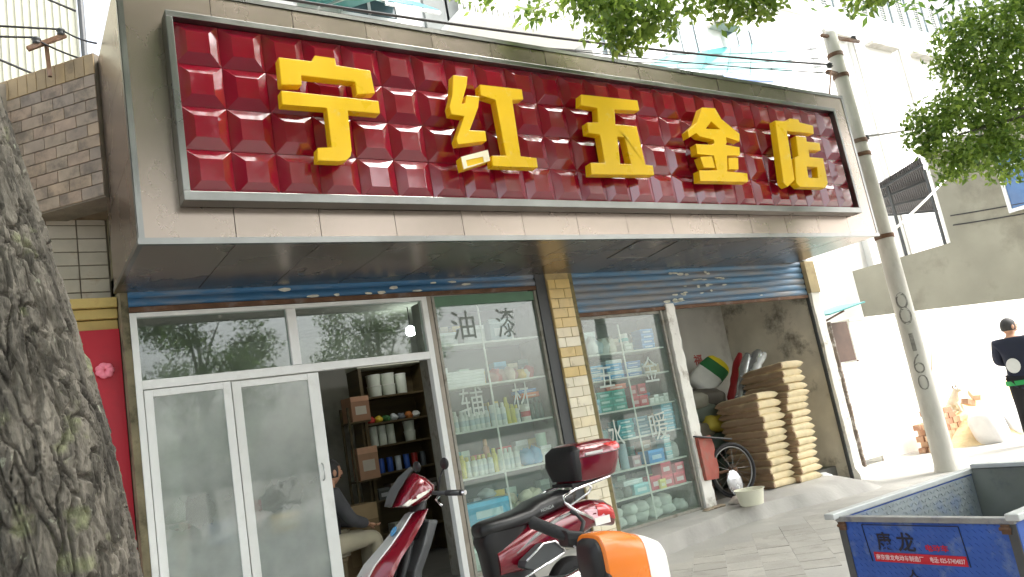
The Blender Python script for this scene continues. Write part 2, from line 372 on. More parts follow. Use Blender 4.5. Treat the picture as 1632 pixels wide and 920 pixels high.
# tiled pillar
pil = part('tiled_pillar', MB().box(4.932, 5.236, 6.432, 6.755, 0.15, 3.12), M('yellow_grout', lin(176,156,112), 0.9, 0, 0.2, 8), shop)
m_ptile = [M('glazed_tile_%d' % i, c, 0.3, 0, 0.1, 5, rnd=0.06, dirt=lin(120,96,60), damt=0.75, dscale=7, dcut=0.6) for i, c in enumerate([lin(214,186,120), lin(228,214,180), lin(232,224,200)])]
th, tw = 0.1065, 0.1
tms = [[mesh_of(MB().box(-w/2+0.003, w/2-0.003, -0.009, 0.004, 0.003, th-0.003), 'tile') for w in (0.1, 0.2)] for _ in range(3)]
for a, mm in zip(tms, m_ptile):
    for me in a: me.materials.append(mm)
for r_ in range(27):
    z = 0.26 + r_ * th
    if z + th > 3.13: break
    mi = 0 if z > 2.45 else (rng.choice([0, 1, 1, 1, 2]) if z > 1.9 else rng.choice([1, 2, 2, 2]))
    lay = [(4.984, 0), (5.134, 1)] if r_ % 2 else [(5.034, 1), (5.184, 0)]
    for x, wi in lay: link('tile', tms[mi][wi], None, pil, loc=Vector((x, 6.428 + rng.uniform(-.001, .001), z)) - ORG[pil.name], bevel=0.002)
part('shutter_rail', MB().box(4.80, 4.93, 6.45, 6.62, 0.27, 3.12), m_dgrey, shop)
part('shutter_rail', MB().box(5.24, 5.305, 6.45, 6.62, 0.27, 3.12), M('ochre_rail', lin(128,118,80), 0.7, 0.2, 0.2, 8, dirt=lin(60,56,44), damt=0.8, dscale=9), shop)
part('shutter_rail', MB().box(9.425, 9.450, 6.46, 6.50, 0.1, 3.12), m_dgrey, shop)

# ------------------------------------------------------------------ roller shutters, rolled up
def shutter(x0, x1, zb, mat, label, papers):
    t = thing('roller_shutter', label, 'shutter', ((x0+x1)/2, 6.46, zb), 'shop roller shutters')
    sh = 0.082; z = zb + 0.045
    prof = [(0, 0), (-0.010, 0.008), (-0.016, 0.03), (-0.012, 0.055), (0.0, 0.068), (0.004, 0.075), (0.0, sh - 0.001)]
    me = None
    while z < 3.12:
        if me is None:
            b = MB(); n = 24
            b.sheet([[(x0 + (x1-x0)*k/n, 6.475 + p[0], p[1]) for k in range(n+1)] for p in prof]); b.sheet([[(x0 + (x1-x0)*k/n, 6.483, q) for k in range(n+1)] for q in (0, sh-0.001)])
            me = mesh_of(b, 'slat', ((x0+x1)/2, 6.46, 0), smooth=50); me.materials.append(mat)
        link('slat', me, None, t, loc=(0, 0, z - zb)); z += sh
    part('bottom_bar', MB().box(x0, x1, 6.455, 6.49, zb, zb + 0.042), m_rust, t, bevel=0.004, label='rusty bottom bar')
    mp = M('paper_scraps', lin(214,214,200), 0.9, 0, 0.15, 20)
    for (px, pz, w, h) in papers:
        b = MB(); k = 7; pts = [(px + w*math.cos(2*math.pi*i/k)*rng.uniform(.3,.55), pz + h*math.sin(2*math.pi*i/k)*rng.uniform(.3,.55)) for i in range(k)]
        b.prism(pts, [], 6.4555, 6.4575); part('paper_scrap', b, mp, t)
    return t
sc1 = [(2.2 + rng.uniform(-.1, .1) + i*0.2, rng.choice([2.99, 3.03, 3.06]), rng.uniform(.06, .16), rng.uniform(.02, .045)) for i in range(10)]
shutter(0.885, 4.80, 2.935, m_blue, 'deep blue rolled-up shutter above the sliding doors and paint window', sc1)
sc2 = []
for r_ in range(5):
    zc = 2.70 + r_*0.082
    for i in range(6): sc2.append((6.6 + r_*0.05 + rng.uniform(0, 1.9)**1.1 * (0.55 if i < 4 else 1), zc + rng.uniform(-.015, .015), rng.uniform(.05, .15), rng.uniform(.015, .045)))
shutter(5.305, 9.425, 2.60, m_blue2, 'faded grey-blue shutter lowered further over the storage bay', sc2)

# ------------------------------------------------------------------ sign fascia box
BX0, BX1, BY0, BY1, BZ0, BZ1 = 0.80, 9.24, 5.15, 6.46, 3.10, 4.98
fas = thing('sign_fascia', 'boxed champagne metal fascia with steel trims projecting over the shopfront', 'fascia', (5.0, BY0, BZ0))
part('core', MB().box(BX0+0.01, BX1-0.01, BY0+0.012, BY1-0.02, BZ0+0.012, BZ1-0.012), m_soil, fas)
nP = 14; pw = (BX1-BX0)/nP
pm = mesh_of(MB().box(-pw/2+0.0025, pw/2-0.0025, -0.004, 0.01, 0.0, BZ1-BZ0), 'front_panel'); pm.materials.append(m_champ)
sm_ = mesh_of(MB().box(-pw/2+0.003, pw/2-0.003, 0.0, BY1-BY0, -0.004, 0.01), 'soffit_panel'); sm_.materials.append(m_champ)
for i in range(nP):
    xc = BX0 + (i+0.5)*pw
    o = link('front_panel', pm, None, fas, loc=Vector((xc, BY0 + rng.uniform(-.0015, .0015), BZ0)) - ORG[fas.name]); o.rotation_euler = (rng.uniform(-.002, .002), 0, rng.uniform(-.003, .003))
    link('soffit_panel', sm_, None, fas, loc=Vector((xc, BY0, BZ0 + rng.uniform(-.001, .001))) - ORG[fas.name])
for z0, z1 in ((3.1, 3.72), (3.72, 4.35), (4.35, 4.98)):
    part('side_panel', MB().box(BX0-0.004, BX0+0.01, BY0+0.002, BY1, z0+0.002, z1-0.002), m_champ, fas)
    part('side_panel', MB().box(BX1-0.01, BX1+0.004, BY0+0.002, BY1, z0+0.002, z1-0.002), m_champ, fas)
part('top_cover', MB().box(BX0, BX1, BY0, BY1, BZ1-0.01, BZ1+0.004), m_champ, fas)
t_ = 0.032
part('corner_trim', MB().box(BX0-0.009, BX0+t_, BY0-0.010, BY0-0.0045, BZ0, BZ1).box(BX0-0.0105, BX0-0.0045, BY0-0.010, BY0+t_, BZ0, BZ1), m_steel, fas)
part('corner_trim', MB().box(BX1-t_, BX1+0.009, BY0-0.010, BY0-0.0045, BZ0, BZ1).box(BX1+0.0045, BX1+0.0105, BY0-0.010, BY0+t_, BZ0, BZ1), m_steel, fas)
part('bottom_trim', MB().box(BX0-0.012, BX1+0.012, BY0-0.014, BY0-0.0105, BZ0-0.006, BZ0+0.034).box(BX0-0.012, BX1+0.012, BY0-0.014, BY0+0.03, BZ0-0.0095, BZ0-0.0055), m_steel, fas)
part('top_trim', MB().box(BX0-0.012, BX1+0.012, BY0-0.014, BY0-0.0105, BZ1-0.03, BZ1+0.008).box(BX0-0.012, BX1+0.012, BY0-0.014, BY0+0.05, BZ1+0.0045, BZ1+0.008), m_steel, fas)
part('side_trim', MB().box(BX0-0.0105, BX0+0.02, BY0+0.03, BY1, BZ0-0.0095, BZ0-0.0055).box(BX0-0.0125, BX0-0.0048, BY0+0.03, BY1, BZ0-0.006, BZ0+0.028), m_steel, fas)
h = MB()
for a, b in (((5.20,5.20),(5.75,5.20)),((5.75,5.20),(5.92,5.85)),((5.92,5.85),(5.33,5.85)),((5.33,5.85),(5.20,5.20))): h.bar((*a, 3.092), (*b, 3.092), 0.018, 0.008)
part('access_hatch_frame', h, m_steel, fas, label='thin steel frame of a hatch in the soffit')

# ------------------------------------------------------------------ signboard
sg = thing('signboard', 'long red pyramid-tile signboard with five raised yellow characters', 'sign', (4.9, 5.0, 3.34))
FX0, FX1, FZ0, FZ1 = 1.062, 8.765, 3.345, 4.708
f = MB(); w_ = 0.045
f.box(FX0, FX1, 5.0, 5.137, FZ0, FZ0+w_+0.02); f.box(FX0, FX1, 5.0, 5.137, FZ1-w_, FZ1)
f.box(FX0, FX0+w_, 5.0005, 5.1365, FZ0+w_+0.02, FZ1-w_); f.box(FX1-w_, FX1, 5.0005, 5.1365, FZ0+w_+0.02, FZ1-w_)
part('frame', f, m_steel, sg, bevel=0.004)
part('backing', MB().box(FX0+0.01, FX1-0.01, 5.07, 5.13, FZ0+0.01, FZ1-0.01), m_red, sg)
TX0, TX1, TZ0, TZ1 = 1.108, 8.719, 3.412, 4.662
nx, nz_ = 25, 4; tw, th = (TX1-TX0)/nx, (TZ1-TZ0)/nz_
def pyr(k):
    b = MB(); a, c = tw/2-0.0012, th/2-0.0012; f1, f2 = 0.50*a, 0.50*c; d = 0.042
    dx, dz = rng.uniform(-.004, .004), rng.uniform(-.004, .004)
    b.add([(-a,0.005,-c),(a,0.005,-c),(a,0.005,c),(-a,0.005,c),(-a,0,-c),(a,0,-c),(a,0,c),(-a,0,c),
           (-f1+dx,-d,-f2+dz),(f1+dx,-d,-f2+dz),(f1+dx,-d,f2+dz),(-f1+dx,-d,f2+dz)],
          [(0,1,5,4),(1,2,6,5),(2,3,7,6),(3,0,4,7),(4,5,9,8),(5,6,10,9),(6,7,11,10),(7,4,8,11),(8,9,10,11),(3,2,1,0)])
    me = mesh_of(b, 'pyramid_tile'); me.materials.append(m_red); return me
pms = [pyr(k) for k in range(5)]
for i in range(nx):
    for j in range(nz_):
        o = link('pyramid_tile', pms[rng.randrange(5)], None, sg, loc=Vector((TX0+(i+.5)*tw, 5.064, TZ0+(j+.5)*th)) - ORG[sg.name], bevel=0.0022)
        o.rotation_euler = (rng.uniform(-.012,.012), 0, rng.uniform(-.012,.012))
LET = {
'ning': [([(1.758, 4.378), (1.999, 4.379), (2.029, 4.428), (2.184, 4.426), (2.186, 4.372), (2.455, 4.363), (2.466, 4.176), (2.315, 4.153), (2.314, 4.253), (1.906, 4.256), (1.903, 4.182), (1.752, 4.167)], []), ([(1.744, 4.123), (2.483, 4.117), (2.481, 4.012), (2.226, 4.013), (2.211, 3.705), (2.196, 3.656), (2.159, 3.623), (2.104, 3.611), (1.941, 3.609), (1.953, 3.705), (2.059, 3.716), (2.065, 4.02), (1.74, 4.016)], [])],
'hong': [([(3.185, 4.414), (3.325, 4.418), (3.3, 4.335), (3.222, 4.166), (3.253, 4.174), (3.28, 4.247), (3.406, 4.248), (3.375, 4.147), (3.255, 3.939), (3.403, 3.944), (3.399, 3.854), (3.119, 3.805), (3.111, 3.849), (3.223, 4.056), (3.104, 4.064), (3.1, 4.129), (3.145, 4.233)], []), ([(3.123, 3.701), (3.393, 3.78), (3.397, 3.682), (3.128, 3.594)], []), ([(3.428, 4.358), (3.858, 4.36), (3.853, 4.266), (3.735, 4.249), (3.713, 3.741), (3.876, 3.734), (3.87, 3.646), (3.411, 3.64), (3.421, 3.729), (3.564, 3.737), (3.56, 4.231), (3.419, 4.262)], [])],
'wu': [([(4.518, 4.383), (5.223, 4.394), (5.219, 4.288), (4.896, 4.272), (4.868, 4.121), (5.136, 4.123), (5.146, 3.736), (5.239, 3.731), (5.229, 3.634), (4.451, 3.611), (4.467, 3.721), (4.638, 3.729), (4.65, 4.0), (4.516, 4.009), (4.525, 4.112), (4.658, 4.123), (4.683, 4.267), (4.492, 4.277)], [[(4.859, 3.996), (4.951, 3.999), (4.961, 3.732), (4.824, 3.729)]])],
'jin': [([(6.129, 4.408), (6.331, 4.418), (6.389, 4.303), (6.627, 4.154), (6.597, 4.065), (6.397, 4.101), (6.386, 4.04), (6.362, 4.013), (6.574, 3.999), (6.551, 3.905), (6.343, 3.893), (6.29, 3.718), (6.598, 3.71), (6.58, 3.614), (5.846, 3.598), (5.868, 3.71), (6.134, 3.722), (6.14, 3.882), (5.894, 3.885), (5.908, 3.992), (6.158, 4.0), (6.196, 4.028), (6.191, 4.059), (5.992, 4.081), (5.952, 4.115), (5.828, 4.055), (5.831, 4.127), (6.003, 4.234)], [[(6.222, 4.263), (6.334, 4.182), (6.113, 4.173)]]), ([(5.927, 3.856), (6.108, 3.872), (6.114, 3.748), (5.948, 3.744)], []), ([(6.358, 3.869), (6.511, 3.877), (6.473, 3.748), (6.321, 3.741)], [])],
'dian': [([(7.3, 4.364), (7.543, 4.373), (7.575, 4.411), (7.742, 4.413), (7.75, 4.378), (7.997, 4.358), (7.97, 4.253), (7.469, 4.251), (7.383, 3.665), (7.226, 3.581), (7.175, 3.624)], []), ([(7.612, 4.203), (7.803, 4.201), (7.792, 4.146), (8.038, 4.145), (8.021, 4.049), (7.786, 4.04), (7.772, 3.957), (8.027, 3.955), (7.995, 3.652), (7.934, 3.592), (7.45, 3.588), (7.398, 3.632), (7.485, 3.93), (7.566, 3.957)], [[(7.67, 3.836), (7.869, 3.839), (7.833, 3.704), (7.654, 3.704)]])]}
LN = {'ning': 'yellow character for peace, first on the sign', 'hong': 'yellow character for red, with one peeled stroke', 'wu': 'yellow character for five, mid sign', 'jin': 'yellow character for gold or metal', 'dian': 'yellow character for shop, last on the sign'}
for k, polys in LET.items():
    b = MB()
    for idx, (o_, hs_) in enumerate(polys):
        if k == 'hong' and idx == 1: continue
        b.prism(o_, hs_, 4.87, 4.955)
    ch = part('character', b, m_yel, sg, bevel=0.006, label=LN[k])
    if k == 'hong':
        o_ = polys[1][0]; part('peeled_stroke', MB().prism(o_, [], 4.872, 4.955), m_yel, ch, bevel=0.006)
        cx_, cz_ = 3.26, 3.69
        ring = [((p[0]-cx_)*0.98+cx_, (p[1]-cz_)*0.96+cz_) for p in o_]; hole = [((p[0]-cx_)*0.62+cx_-0.01, (p[1]-cz_)*0.5+cz_-0.02) for p in o_]
        part('bare_edge', MB().prism(ring, [hole], 4.866, 4.8715), m_cream_peel, ch)

# ------------------------------------------------------------------ aluminium shopfront, transoms and sliding doors
sf = thing('shopfront_frame', 'white aluminium shopfront frame holding two fixed transom windows', 'window frame', (2.2, YF, 0.285))
A, B_ = 6.462, 6.54
for (x0, x1, z0, z1) in ((0.886, 0.934, 0.285, 2.93), (2.112, 2.19, 2.397, 2.893), (3.425, 3.482, 0.285, 2.93), (3.486, 3.534, 0.285, 2.93), (0.934, 3.425, 2.895, 2.93), (0.934, 3.425, 2.325, 2.395), (0.934, 3.425, 0.285, 0.315)):
    part('frame_bar', MB().box(x0, x1, A if x0 != 3.486 else A+0.01, B_, z0, z1), m_alu if x0 != 3.486 else M('weathered_aluminium', lin(150,142,130), 0.5, 0.3, 0.2, 6), sf, bevel=0.003)
part('transom_pane', MB().box(0.934, 2.112, 6.498, 6.504, 2.396, 2.894), m_glass, sf)
part('transom_pane', MB().box(2.19, 3.425, 6.498, 6.504, 2.396, 2.894), m_glass, sf)
def door(x0, x1, y0, ws, label, handle, rs):
    t = thing('sliding_door', label, 'door', ((x0+x1)/2, y0+0.02, 0.315), 'shopfront sliding doors')
    z0, z1, d = 0.317, 2.318, 0.034
    part('stile', MB().box(x0, x0+ws, y0, y0+d, z0, z1), m_alu, t, bevel=0.003); part('stile', MB().box(x1-rs, x1, y0, y0+d, z0, z1), m_alu, t, bevel=0.003)
    part('rail', MB().box(x0+ws, x1-rs, y0+0.002, y0+d-0.002, z1-0.055, z1), m_alu, t, bevel=0.003); part('rail', MB().box(x0+ws, x1-rs, y0+0.002, y0+d-0.002, z0, z0+0.09), m_alu, t, bevel=0.003)
    part('pane', MB().box(x0+ws, x1-rs, y0+0.014, y0+0.019, z0+0.09, z1-0.055), m_glass_door, t)
    if handle:
        hx = x1 - rs*0.72; part('handle', MB().tube([(hx, y0, 1.54), (hx, y0-0.03, 1.53), (hx+0.004, y0-0.036, 1.47), (hx, y0-0.03, 1.41), (hx, y0, 1.40)], 0.007, 8), m_silver, t, smooth=True)
    return t
door(0.94, 1.585, 6.466, 0.062, 'closed narrow glass sliding door next to the mossy jamb', False, 0.062)
door(1.60, 2.335, 6.502, 0.072, 'glass sliding door with grey handle beside the open doorway', True, 0.10)

# ------------------------------------------------------------------ goods
_mesh = {}
def shared(key, fn, mat, smooth=False):
    if key not in _mesh:
        me = mesh_of(fn(), key[0] if isinstance(key, tuple) else key, smooth=smooth); me.materials.append(mat); _mesh[key] = me
    return _mesh[key]
def cmat(c, rough=0.45): return M('goods_%d_%d_%d' % c, lin(*c), rough, 0, 0.06, 9)
def can(x, y, z, h, r, body, cap, label, group, band=None, name='spray_can', cat='spray can'):
    t = thing(name, label, cat, (x, y, z), group); t.rotation_euler.z = rng.uniform(0, 6)
    ch = h*0.78 if name == 'spray_can' else h*0.9
    link('can_body', shared(('can_body', h, r, body), lambda: MB().lathe([(r*0.94,0),(r,0.004),(r,ch-r*0.35),(r*0.72,ch),(r*0.6,ch+0.003)] if name=='spray_can' else [(r*0.96,0),(r,0.004),(r,ch),(r*0.96,ch+0.003)], n=16), cmat(body, 0.35), smooth=40), None, t)
    link('cap', shared(('cap', h, r, cap), lambda: MB().lathe([(r*0.62,ch-0.003),(r*0.66,ch+0.006),(r*0.6,h-0.004),(r*0.5,h)] if name=='spray_can' else [(r*1.03,ch-0.002),(r*1.04,h-0.006),(r*0.98,h)], n=16), cmat(cap), smooth=40), None, t)
    if band: link('label_band', shared(('label_band', h, r, band), lambda: MB().lathe([(r*1.01,ch*0.28),(r*1.012,ch*0.29),(r*1.012,ch*0.62),(r*1.01,ch*0.63)], n=16), cmat(band), smooth=40), None, t)
    return t
def carton(x, y, z, w, d, h, col, label, group=None, lid=None, rz=0.0, name='carton', cat='box', stripe=None):
    t = thing(name, label, cat, (x, y, z), group); t.rotation_euler = (0, 0, rz)
    link('box_body', shared(('box_body', w, d, h, col), lambda: MB().box(-w/2, w/2, -d/2, d/2, 0, h), cmat(col, 0.6)), None, t, bevel=0.003)
    lc = lid or tuple(min(255, int(c*1.12)+14) for c in col)
    link('flap', shared(('flap', w, d, h, lc), lambda: MB().box(-w/2+0.001, w/2-0.001, -d/2-0.0025, -d/2+0.01, h*0.80, h+0.0015), cmat(lc, 0.6)), None, t)
    sc_ = stripe or tuple(int(c*0.35+165) for c in col)
    link('printed_label', shared(('printed_label', w, d, h, sc_), lambda: MB().box(-w*0.3, w*0.3, -d/2-0.0018, -d/2+0.004, h*0.26, h*0.60), cmat(sc_, 0.6)), None, t)
    return t
def lump(x, y, z, r, col, label, group, name='plastic_bag', cat='bag', seed=0, rough=0.5):
    k = rng.uniform(0, 99)
    def fn(p):
        q = 1 + 0.32*noise.noise(Vector((p.x*1.6+k, p.y*1.6, p.z*1.6))) + 0.16*noise.noise(Vector((p.x*5+k, p.y*5, p.z*5)))
        return Vector((p.x*q, p.y*q, max(-0.75, p.z*q)))
    b = MB().ball((x, y, z + r[2]*0.75), r, 18, 12, fn)
    return solo(name, b, cmat(col, rough), label, cat, group, smooth=True)

def cabinet(name, label, x0, x1, shelves, ztop, xm, green):
    t = thing(name, label, 'display case', ((x0+x1)/2, YF, 0.285))
    mf = M('grey_cabinet_frame', lin(150,148,138), 0.6, 0.2, 0.2, 8, dirt=lin(90,80,66), damt=0.7, dscale=8)
    for a, b in ((x0, x0+0.03), (x1-0.03, x1)): part('upright', MB().box(a, b, 6.47, 6.93, 0.286, ztop), mf, t, bevel=0.003)
    part('sill', MB().box(x0+0.03, x1-0.03, 6.475, 6.93, 0.286, 0.315), mf, t, bevel=0.003)
    part('back_board', MB().box(x0+0.03, x1-0.03, 6.915, 6.93, 0.315, ztop), m_shelfback, t)  # added board; dark mottled reflections behind the goods are put into its colour
    if green: part('head_board', MB().box(x0+0.03, x1-0.03, 6.49, 6.93, ztop-0.10, ztop-0.002), M('green_board', lin(92,128,104), 0.6, 0, 0.12, 4), t)
    else: part('head_bar', MB().box(x0+0.03, x1-0.03, 6.49, 6.93, ztop-0.03, ztop-0.002), mf, t)
    for z in shelves: part('shelf', MB().box(x0+0.031, x1-0.031, 6.535, 6.914, z-0.018, z), m_shelfw, t, bevel=0.002)
    part('divider', MB().box(xm-0.009, xm+0.009, 6.527, 6.5345, 0.316, ztop-0.11), m_shelfw, t)
    part('pane', MB().box(x0+0.031, x1-0.031, 6.505, 6.511, 0.316, ztop-(0.10 if green else 0.03)), m_glass_disp, t)
    return t
cab1 = cabinet('paint_display_window', 'glass display window lettered for paint, stocked with spray cans', 3.54, 4.80, [2.45, 2.03, 1.60, 1.16, 0.72], 2.93, 4.08, True)
cab2 = cabinet('fittings_display_window', 'glass display window lettered for hardware, stocked with cartons', 5.306, 6.58, [2.18, 1.89, 1.54, 1.22, 0.90, 0.61], 2.60, 5.90, False)
m_let = M('white_window_lettering', lin(184,196,188), 0.6, 0, 0.08, 12)
m_letd = M('grey_window_lettering', lin(124,134,128), 0.6, 0, 0.08, 12)
for ch, x0, x1, z0, z1, cb, mm in (('油',3.735,3.998,2.484,2.773,cab1,m_letd),('漆',4.262,4.485,2.463,2.770,cab1,m_letd),('辅',3.694,3.955,1.726,2.002,cab1,m_let),('材',4.300,4.500,1.715,1.995,cab1,m_let),
                              ('五',5.445,5.662,1.805,2.030,cab2,m_let),('金',6.115,6.350,1.79,2.083,cab2,m_let),('水',5.435,5.648,1.129,1.449,cab2,m_let),('暖',6.053,6.330,1.14,1.441,cab2,m_let)):
    part('window_character', fit(text_mb(ch, 0.3, bold=0.0, ext=0.0008), x0, x1, z0, z1, 6.5035), mm, cb)

YG = 6.63
W, YE, GN, BL, TE, RD = (226,232,226), (214,206,60), (120,160,120), (70,150,205), (40,140,132), (196,60,70)
# paint window, upper can shelf
x = 3.62; row = [(YE,YE)] + [(W,W)]*4 + [(232,234,228),]*0 + [(W,(190,200,196))]*4
seq = [(W,0.24)]*0
cans = [('yellow',YE,YE,.17)] + [('white',W,W,.18)]*4 + [('white',W,(150,160,160),.19)]*3 + [('white',W,(60,66,70),.24)] + [('white',W,W,.2)]*2 + [('yellow',YE,YE,.24), ('yellow',YE,YE,.17), ('white',W,YE,.16)]
for i, (nm, c1, c2, h_) in enumerate(cans):
    can(3.615 + i*0.061, YG + rng.uniform(-.02,.02), 1.60, h_*1.12, 0.029, c1, c2, f'{nm} spray can, {ORD[i]} from the doorway on the upper can shelf', 'spray cans on the upper shelf of the paint window', band=(190,206,210) if nm == 'white' else None)
can(4.505, YG, 1.60, 0.17, 0.05, (230,226,220), (226,226,220), 'round tin with red label at the end of the upper can shelf', 'tins in the paint window', band=RD, name='paint_tin', cat='tin')
for i in range(3): can(4.60+i*0.06, YG+0.02, 1.60, 0.2+0.02*(i%2), 0.022, (90,120,112), (60,70,70), f'slim dark bottle, {ORD[i]} after the red-labelled tin', 'dark bottles in the paint window')
carton(4.62, 6.73, 1.60, 0.2, 0.14, 0.22, (88,104,100), 'dark grey carton under the orange pack, paint window')
carton(4.63, 6.74, 1.83, 0.22, 0.16, 0.05, (232,118,52), 'flat orange pack lying on a dark carton, paint window')
carton(4.60, 6.74, 1.884, 0.22, 0.16, 0.035, (74,134,196), 'flat blue pack on top of the orange pack')
# second shelf
for i in range(5): carton(3.82+rng.uniform(-.01,.01), YG+0.03, 2.03+i*0.03, 0.46, 0.2, 0.027, (222,226,222), f'flat white box, {ORD[i]} from the bottom of the pile under the oil character', 'flat white boxes in the paint window', rz=rng.uniform(-.05,.05))
for i, c in enumerate([(196,150,140),(206,120,116),(190,160,150),(222,206,190),(172,120,110),(214,180,90),(226,222,214),(186,80,80)]):
    lump(4.18+i*0.068, YG+rng.uniform(-.02,.05), 2.03, (0.055+rng.uniform(0,.02), 0.06, 0.045+rng.uniform(0,.045)), c, f'crumpled packet, {ORD[i]} in the jumble on the second paint shelf', 'crumpled packets in the paint window')
for i, c in enumerate([(206,214,212),(214,220,216),(170,190,196)]): carton(3.75+i*0.33, 6.75, 2.45, 0.26, 0.14, 0.14+0.05*i, c, f'pale carton on the top paint shelf, {ORD[i]} from the doorway', 'pale cartons on the top paint shelf')
# lower can shelf
low = [('yellow',YE,YE,.20,None)]*2 + [('white',W,(200,190,90),.175,(200,212,214))]*5 + [('yellow',YE,YE,.21,None)] + [('white',W,W,.19,(200,212,214))]*4
for i, (nm, c1, c2, h_, bd) in enumerate(low):
    can(3.61 + i*0.063, YG + rng.uniform(-.015,.015), 1.16, h_*1.1, 0.03, c1, c2, f'{nm} can, {ORD[i]} from the doorway on the lower can shelf', 'cans on the lower shelf of the paint window', band=bd)
can(4.06, 6.79, 1.16, 0.33, 0.034, (206,150,110), (216,170,120), 'tall tan bottle behind the lower row of cans', 'bottles in the paint window')
for i in range(2): lump(4.43+i*0.11, YG+0.01, 1.16, (0.075,0.07,0.1), (92,168,214), f'blue plastic pack of small parts, {ORD[i]} beside the white cans', 'blue packs in the paint window', rough=0.25)
carton(4.66, YG+0.03, 1.16, 0.13, 0.13, 0.16, (226,228,220), 'white carton below a pale green tub, paint window'); can(4.66, YG+0.03, 1.322, 0.13, 0.055, (170,206,180), (180,212,190), 'pale green tub standing on a white carton', 'tubs in the paint window', name='plastic_tub', cat='tub')
# blue box and gloves
carton(3.84, YG+0.02, 0.72, 0.50, 0.22, 0.20, (84,178,214), 'large sky-blue carton with a pale printed patch, lower paint shelf', stripe=(196,222,226))
lump(3.98, 6.78, 0.925, (0.09,0.06,0.05), (206,214,206), 'pale rag bundle lying on the sky-blue carton', None)
for i in range(9): lump(4.20+(i%5)*0.1+rng.uniform(-.02,.02), YG+rng.uniform(-.03,.08), 0.72+(0.0 if i < 5 else 0.10), (0.075,0.07,0.062), (214,208,184), f'cream cotton glove bundle, {ORD[i]} in the heap on the lower paint shelf', 'glove bundles in the paint window', name='glove_bundle', cat='gloves', rough=0.9)
for i, c in enumerate([(196,210,200),(150,196,160),(210,214,208),(180,190,186)]): carton(3.72+i*0.28, YG+0.04, 0.316, 0.24, 0.2, 0.2+0.04*(i%2), c, f'pale carton on the floor of the paint window, {ORD[i]} from the doorway', 'cartons on the floor of the paint window')
# fittings window
for i, c in enumerate([(214,222,222),(232,236,236),(196,214,222),(236,238,234),(210,206,186)]): lump(5.42+i*0.095, YG+rng.uniform(-.02,.05), 2.18, (0.075,0.07,0.075+rng.uniform(0,.05)), c, f'crumpled clear bag, {ORD[i]} from the tiled pillar on the top fittings shelf', 'clear bags in the fittings window', rough=0.2)
carton(5.56, 6.8, 2.18, 0.3, 0.14, 0.28, (204,222,228), 'white printed carton behind the clear bags')
can(6.03, YG, 2.265, 0.12, 0.055, (228,232,230), (236,236,232), 'white tub with a turquoise label, top fittings shelf', 'tubs in the fittings window', band=(70,176,176), name='plastic_tub', cat='tub'); carton(6.03, YG, 2.18, 0.13, 0.13, 0.083, (190,196,188), 'small grey carton under the turquoise-labelled tub')
for i in range(4): carton(6.36+rng.uniform(-.01,.01), YG+0.02, 2.18+i*0.058, 0.2, 0.16, 0.055, (84,146,206), f'flat blue carton, {ORD[i]} from the bottom of the pile by the white post', 'flat blue cartons at the top of the fittings window')
for k, (xc, n_, c) in enumerate([(5.47,4,(84,166,214)),(5.76,5,(80,160,212)),(6.04,4,(86,132,190))]):
    for i in range(n_): carton(xc+rng.uniform(-.008,.008), YG+0.02, 1.89+i*0.042, 0.235, 0.17, 0.039, c if i % 3 != 1 else (206,220,226), f'thin carton, {ORD[i]} from the bottom of the {ORD[k]} blue pile', 'thin blue cartons in the fittings window')
for i in range(3): can(6.33+i*0.075, YG+0.02, 1.89, 0.15-0.02*i, 0.03, (206,190,150), (200,196,180), f'beige plastic bottle, {ORD[i]} on the second fittings shelf', 'beige bottles in the fittings window', name='plastic_bottle', cat='bottle')
carton(5.39, YG, 1.54, 0.12, 0.14, 0.15, (120,186,210), 'small light-blue carton leaning by the tiled pillar'); carton(5.39, YG+0.01, 1.692, 0.10, 0.12, 0.07, (200,214,190), 'pale green packet on the small light-blue carton')
for i in range(3):
    for j in range(2): carton(5.535+j*0.205, YG+0.02, 1.54+i*0.075, 0.2, 0.17, 0.072, (36,146,134), f'teal carton, row {["one","two","three"][i]} up, {ORD[j]} from the pillar', 'teal cartons in the fittings window')
carton(5.74, YG+0.03, 1.768, 0.30, 0.16, 0.055, (226,126,104), 'flat coral carton lying on the teal cartons')
for i, (xc, zz, s) in enumerate([(6.00,1.54,.12),(6.00,1.662,.10),(6.12,1.54,.13),(6.13,1.672,.12)]): carton(xc, YG+0.02, zz, s, s, 0.118, (200,58,72), f'red carton, {ORD[i]} in the pile on the middle fittings shelf', 'red cartons on the middle fittings shelf')
for i in range(4): carton(6.235+i*0.078, YG, 1.54, 0.073, 0.1, 0.07+0.03*(i%2), (216,222,216), f'small white carton, {ORD[i]} after the red cartons', 'small white cartons in the fittings window')
for i in range(4): carton(5.76+rng.uniform(-.01,.01), YG+0.02, 1.22+i*0.052, 0.23, 0.16, 0.05, (50,150,160), f'teal carton, {ORD[i]} from the bottom behind the water character', 'teal cartons behind the lettering')
lump(5.45, YG+0.03, 1.22, (0.09,0.08,0.10), (110,170,176), 'blue-green bag of fittings beside the tiled pillar', None, rough=0.3)
for i in range(6): carton(6.44+rng.uniform(-.006,.006), YG+0.02, 1.22+i*0.05, 0.18, 0.15, 0.048, (120,190,214), f'pale blue carton, {ORD[i]} from the bottom of the tall stack by the white post', 'pale blue stack in the fittings window')
for i in range(3): carton(6.05, YG+0.03+0.02*i, 1.22+i*0.07, 0.22, 0.14, 0.066, (96,140,160), f'slate-blue carton, {ORD[i]} from the bottom near the divider', 'slate-blue cartons in the fittings window')
can(5.44, YG, 0.90, 0.16, 0.04, (206,206,186), (200,200,180), 'cream tin at the pillar end of the fourth fittings shelf', 'tins in the fittings window', name='paint_tin', cat='tin')
